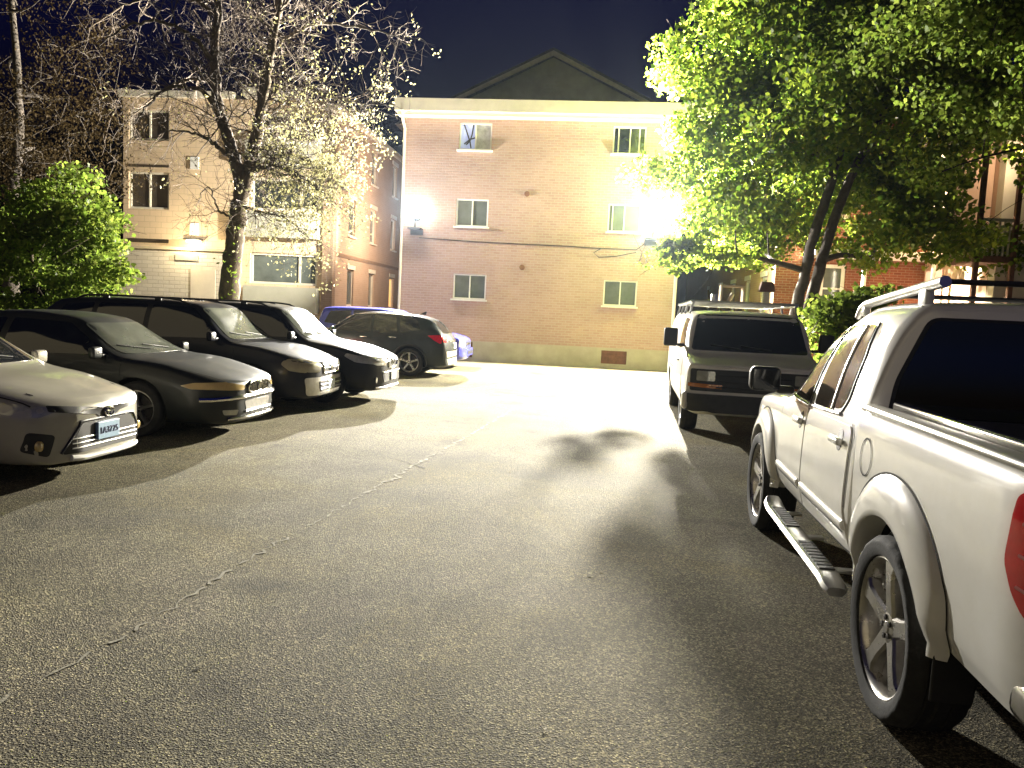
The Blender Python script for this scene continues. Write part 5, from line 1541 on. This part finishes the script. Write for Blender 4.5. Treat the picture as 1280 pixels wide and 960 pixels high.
# bare tree behind the car row: two stems, arching side limbs and a haze of twigs
def bare_tree():
    o = empty('bare_tree', (0, 0, 0), 0, 'almost leafless tree with a forked trunk and a haze of fine twigs', 'tree')
    Y = 16.2
    def W(px, py, dy=0.0):      # where a point of the trunk stands in its own plane
        k = (Y + dy) / 16.2
        return np.array([-8.0 + (px - 285) * .0166 * k + (k - 1) * -6.0, Y + dy, 1.50 + (380 - py) * .0166])
    main = [([W(284, 470), W(286, 380), W(292, 310), W(298, 262), W(303, 228)], .24, .17)]
    limbs = [([W(303, 232), W(292, 195), W(280, 160), W(268, 120), W(263, 70, -.2), W(270, 10, -.3), W(262, -60, -.4), W(255, -120)], .145, .05),
             ([W(306, 232), W(314, 190, .1), W(321, 150, .2), W(328, 110, .2), W(335, 50, .3), W(344, 0, .3), W(352, -70, .4), W(360, -140, .4)], .155, .05),
             ([W(322, 148, .2), W(338, 90, -.3), W(352, 20, -.6), W(362, -60, -.8)], .07, .03)]
    arch = [([W(272, 138), W(245, 112, -.4), W(212, 112, -.6), W(182, 135, -.8), W(160, 165, -1)], .06, .012),
            ([W(282, 188), W(262, 176, -.5), W(235, 170, -.8), W(205, 172, -1.1)], .05, .012),
            ([W(318, 205, .1), W(340, 190, .2), W(365, 180, .3), W(388, 192, .2), W(412, 210, .1), W(440, 225)], .055, .012),
            ([W(315, 206, .1), W(345, 205, -.5), W(372, 213, -.8), W(400, 228, -1.0), W(430, 250, -1.1)], .05, .012),
            ([W(326, 120, .2), W(345, 92, .6), W(375, 85, .9), W(420, 95, 1.2), W(470, 100, 1.3)], .05, .012),
            ([W(336, 50, .3), W(365, 25, .4), W(410, 10, .5), W(460, 15, .6), W(500, 25, .6)], .05, .010),
            ([W(345, 0, .3), W(380, -30, .2), W(440, -40, 0), W(510, -20)], .05, .012),
            ([W(264, 75, -.2), W(235, 50, -.6), W(195, 40, -.9), W(150, 55, -1.2), W(110, 80, -1.3)], .055, .012),
            ([W(268, 20, -.3), W(235, -10, .2), W(190, -25, .5), W(140, -20, .8), W(85, 10, .9)], .055, .012),
            ([W(266, 100, -.1), W(240, 78, .8), W(205, 72, 1.4), W(165, 90, 1.8), W(130, 120, 2.0)], .05, .012),
            ([W(322, 150, .2), W(350, 130, 1.2), W(385, 120, 1.6), W(430, 140, 1.8)], .05, .012),
            ([W(296, 270), W(275, 262, -.4), W(262, 235, -.6), W(250, 250, -.8)], .03, .008),
            ([W(300, 250), W(330, 262, -.5), W(365, 270, -.8), W(395, 290, -.9)], .03, .008)]
    tk = MB(); br = MB(); tw = MB(); seeds = []; tips = []
    def smooth(pts, m=7):
        P = np.array(pts); t = np.linspace(0, len(P) - 1, m * (len(P) - 1) + 1)
        return pchip(np.arange(len(P)), P, t)
    for pts, a, b in main:
        Q = smooth(pts) + RNG.normal(0, .01, (7 * (len(pts) - 1) + 1, 3)); rr = np.linspace(a, b, len(Q)); rr[:4] *= [1.3, 1.2, 1.1, 1.05]
        tk.tube(Q, rr * RNG.uniform(.93, 1.07, len(Q)), 14)
    for pts, a, b in limbs:
        Q = smooth(pts) + RNG.normal(0, .012, (7 * (len(pts) - 1) + 1, 3)); rr = np.linspace(a, b, len(Q))
        tk.tube(Q, rr * RNG.uniform(.93, 1.07, len(Q)), 12)
        seeds += [(Q[i], Q[i] - Q[i - 1], rr[i], 1) for i in range(12, len(Q))]
    tk.build('trunk', MATS['bark'], o, True)
    for pts, a, b in arch:
        Q = smooth(pts) + RNG.normal(0, .015, (7 * (len(pts) - 1) + 1, 3)); rr = np.linspace(a, b, len(Q))
        br.tube(Q, rr, 7)
        seeds += [(Q[i], Q[i] - Q[i - 1], rr[i], 2) for i in range(3, len(Q))] * 1
    def grow(p, d, L, r, lev):
        d = d / np.linalg.norm(d); n = 5
        P = [p]; dd = d.copy()
        for k in range(n - 1):
            dd = dd + RNG.normal(0, .28, 3) + np.array([0, 0, .05 if lev < 2 else -.05]); dd /= np.linalg.norm(dd)
            P.append(P[-1] + dd * L / (n - 1))
        rr = np.linspace(r, max(.0028, r * .4), n)
        (br if lev == 0 else tw).tube(P, rr, 5 if lev == 0 else 3, cap=False)
        tips.append(P[-1])
        if lev < 3:
            for k in range(RNG.integers(2, 6) if lev < 2 else RNG.integers(2, 5)):
                i = RNG.integers(1, n)
                e = (P[i] - P[i - 1]) / np.linalg.norm(P[i] - P[i - 1]) + RNG.normal(0, .75, 3)
                grow(P[i], e, L * RNG.uniform(.45, .75), max(.003, rr[i] * .6), lev + 1)
    for p, d, r, lev in seeds:
        for k in range(1 if lev == 1 else 1):
            if RNG.random() < (.85 if lev == 1 else .62):
                e = d / np.linalg.norm(d) * .5 + RNG.normal(0, .8, 3)
                grow(p, e, RNG.uniform(.7, 1.7) if lev == 1 else RNG.uniform(.45, 1.05), min(.018, r * .45), 0 if lev == 1 else 1)
    for p, d, r, lev in seeds:      # leafy side towards the lamp
        if p[0] > -7.75 and 2.6 < p[2] < 7.5:
            for k in range(3):
                grow(p, d / np.linalg.norm(d) * .4 + RNG.normal(0, .8, 3), RNG.uniform(.5, 1.0), min(.012, r * .4), 2)
    br.build('branches', MATS['bark'], o, True)
    tw.build('twigs', MATS['twig'], o, True)
    T = np.array(tips)
    # opening leaves, mostly on the side by the lamp
    wgt = np.clip((T[:, 0] + 7.8) / 1.8, 0.02, 1) * np.clip((7.6 - T[:, 2]) / 3.5, .06, 1)
    pick = T[RNG.random(len(T)) < wgt * .9]
    C = np.concatenate([p + RNG.normal(0, .07, (RNG.integers(3, 8), 3)) for p in pick])
    leaves('crown', C, .068, MATS['leaf_bud'], o, LEAF_SMALL, .2)
    # shoots at the foot of the trunk
    C = np.concatenate([np.array([-7.85, 16.0, z]) + RNG.normal(0, .10, (22, 3)) for z in np.linspace(1.2, 3.0, 5)])
    leaves('foliage', C, .09, MATS['leaf_young'], o, LEAF_SMALL, .2)
    print('bare tree tips', len(T))
bare_tree()

# things carried on the van's roof rack
def rack_load():
    yaw = R(177.2)
    def at(x, y, z):
        return (2.52 + x * math.cos(yaw) - y * math.sin(yaw), 13.2 + x * math.sin(yaw) + y * math.cos(yaw), z)
    o = empty('crate', at(.22, -.3, 1.937), yaw, 'open wooden crate standing on the van\'s roof rack', 'crate')
    m = MB(); m.box(-.20, -.17, -.15, .15, 0, .30); m.box(.17, .20, -.15, .15, 0, .30); m.box(-.17, .17, -.15, .15, .27, .30); m.box(-.17, .17, -.15, .15, 0, .03); m.build('shell', MATS['stucco_tan'], o)
    m = MB(); m.tube([(.05, .0, .03), (-.02, 0, .17)], .035, 8); m.build('bottle', MATS['trim_cream'], o, True)
    o = empty('paint_can', at(.55, .2, 1.937), yaw, 'small pale can beside the open crate on the van roof', 'can')
    m = MB(); m.lathe([(0, .001), (0, .06), (.12, .06), (.13, .055), (.13, .001)], 20, 'z'); m.build('tin', MATS['satin'], o, True)
    o = empty('work_lamp', at(-.28, .1, 1.937), yaw, 'pale post with a rust brown hood standing on the van roof', 'work light')
    m = MB(); m.bbox(-.05, .05, -.05, .05, 0, .20, .01); m.build('post', MATS['trim_cream'], o)
    m = MB(); m.prism([(-.13, .20), (.13, .20), (.09, .36), (-.09, .36)], -.09, .09, 'y'); m.build('hood', MATS['rust_panel'], o)
rack_load()

# ------------------------------------------------------------------ light
w = bpy.data.worlds.new('World'); SC.world = w; w.use_nodes = True
nt = w.node_tree
bg = nt.nodes['Background']
sky = nt.nodes.new('ShaderNodeTexSky'); sky.sky_type = 'NISHITA'; sky.sun_disc = False
sky.sun_elevation = R(-3.6); sky.sun_rotation = R(150); sky.air_density = 1.0; sky.dust_density = 0.4; sky.ozone_density = 4.0
nt.links.new(mix(nt, 1.0, sky.outputs[0], (.20, .32, .88), 'MULTIPLY'), bg.inputs[0])
bg.inputs[1].default_value = 0.23

def light(name, kind, loc, power, color, **kw):
    l = bpy.data.lights.new(name, kind); l.energy = power; l.color = color
    for k, v in kw.items():
        setattr(l, k, v)
    o = bpy.data.objects.new(name, l); COL.objects.link(o); o.location = loc
    return o
fill_sun = light('warm_fill', 'SUN', (0, 0, 40), .065, (1.0, .82, .46), angle=R(50))  # added soft warm fill from behind the camera to lift the shadows
fill_sun.rotation_euler = (R(58), 0, R(-28))
WARM = (1.0, .92, .76)
PW = 14000
def shielded(l, stops, left=0.0, up=1.0):
    """the lantern's own distribution: full to the front and sides, little towards the wall it hangs on"""
    l.use_nodes = True
    t = l.node_tree
    em = next(n for n in t.nodes if n.type == 'EMISSION')
    g = t.nodes.new('ShaderNodeNewGeometry'); sp = t.nodes.new('ShaderNodeSeparateXYZ')
    t.links.new(g.outputs['Incoming'], sp.inputs[0])
    mr = N(t, 'ShaderNodeMapRange'); mr.inputs[1].default_value = -1; mr.inputs[2].default_value = 1
    t.links.new(sp.outputs[1], mr.inputs[0])
    r_ = ramp(t, mr.outputs[0], [((v + 1) / 2, (k,) * 3) for v, k in stops])
    # batwing: most of the light leaves level and upward, less straight down
    m3 = N(t, 'ShaderNodeMapRange'); m3.inputs[1].default_value = -1; m3.inputs[2].default_value = 1
    t.links.new(sp.outputs[2], m3.inputs[0])
    r3_ = ramp(t, m3.outputs[0], [((v + 1) / 2, (k / 2,) * 3) for v, k in [(-1, .30), (-.83, .30), (-.45, .45), (-.28, .66), (-.16, .64), (-.05, .9), (.1, 1.1), (.6, up)]])
    r_ = mix(t, 1.0, r_, r3_, 'MULTIPLY')
    dbl = N(t, 'ShaderNodeVectorMath', operation='SCALE'); dbl.inputs['Scale'].default_value = 2.0
    t.links.new(r_, dbl.inputs[0]); r_ = dbl.outputs[0]
    if left:      # the corner lamp also throws light back past the end of its wall
        m2 = N(t, 'ShaderNodeMapRange'); m2.inputs[1].default_value = -1; m2.inputs[2].default_value = 1
        t.links.new(sp.outputs[0], m2.inputs[0])
        r2_ = ramp(t, m2.outputs[0], [(0, (left,) * 3), (.05, (left,) * 3), (.13, (0, 0, 0))])
        r_ = mix(t, 1.0, r_, r2_, 'ADD')
    t.links.new(r_, em.inputs['Strength'])
for k, (x, y, z) in enumerate(LAMPS):
    o = light('flood_beam', 'POINT', (x, y - .45, z), PW * (.76, 1.75)[k], ((1.0, .955, .86), WARM)[k], shadow_soft_size=.07)
    q = (1.7, .4)[k]
    shielded(o.data, [(-1, 1.0), (-.35, .95), (-.05, .6), (.03, .10 * q), (.12, .034 * q), (.30, .010 * q), (.5, .0025 * q), (.75, .0004)], (.22, 0)[k], (.8, 2.6)[k])
light('alley_glow', 'POINT', (-6.75, 28.4, 4.6), 190, (1, .84, .66), shadow_soft_size=.12)
light('balcony_glow', 'POINT', (9.25, 18.75, 5.75), 36, (1, .80, .58), shadow_soft_size=.10)
light('entry_glow', 'POINT', (-14.05, 25.15, 3.46), 30, (1, .85, .55), shadow_soft_size=.08)

# ------------------------------------------------------------------ added thin haze that imitates the lens glow round the lamps
hz = bpy.data.materials.new('haze'); hz.use_nodes = True
hz.node_tree.nodes.clear()
pv = hz.node_tree.nodes.new('ShaderNodeVolumePrincipled'); ho = hz.node_tree.nodes.new('ShaderNodeOutputMaterial')
pv.inputs['Color'].default_value = (.65, .8, 1, 1); pv.inputs['Density'].default_value = 0.0001; pv.inputs['Anisotropy'].default_value = 0.85
hz.node_tree.links.new(pv.outputs[0], ho.inputs['Volume'])
m = MB(); m.box(-80, 80, -34, 100, -1.2, 18); h = m.build('haze', hz); tag(h, kind='stuff')
h['label'] = 'added thin haze imitating lens glow around the two lamps'; h['category'] = 'haze'

# ------------------------------------------------------------------ camera
cam = bpy.data.cameras.new('camera'); co = bpy.data.objects.new('camera', cam); COL.objects.link(co)
cam.sensor_fit = 'HORIZONTAL'; cam.sensor_width = 36; cam.lens = 27.0; cam.clip_end = 800; cam.clip_start = .05
yaw, pit, rol = R(5.82), R(5.29), R(2.709)
f = Vector((-math.sin(yaw) * math.cos(pit), math.cos(yaw) * math.cos(pit), -math.sin(pit)))
r = Vector((math.cos(yaw), math.sin(yaw), 0)); u = r.cross(f)
r2 = math.cos(rol) * r + math.sin(rol) * u; u2 = -math.sin(rol) * r + math.cos(rol) * u
co.matrix_world = Matrix(((r2.x, u2.x, -f.x, 0), (r2.y, u2.y, -f.y, 0), (r2.z, u2.z, -f.z, 1.6), (0, 0, 0, 1)))
SC.camera = co
SC.view_settings.view_transform = 'Standard'
SC.view_settings.look = 'None'
SC.view_settings.exposure = 2.1
SC.view_settings.gamma = 1.0
SC.cycles.use_denoising = True
SC.cycles.max_bounces = 8
SC.cycles.diffuse_bounces = 5
SC.cycles.transparent_max_bounces = 6
SC.cycles.sample_clamp_indirect = 8.0
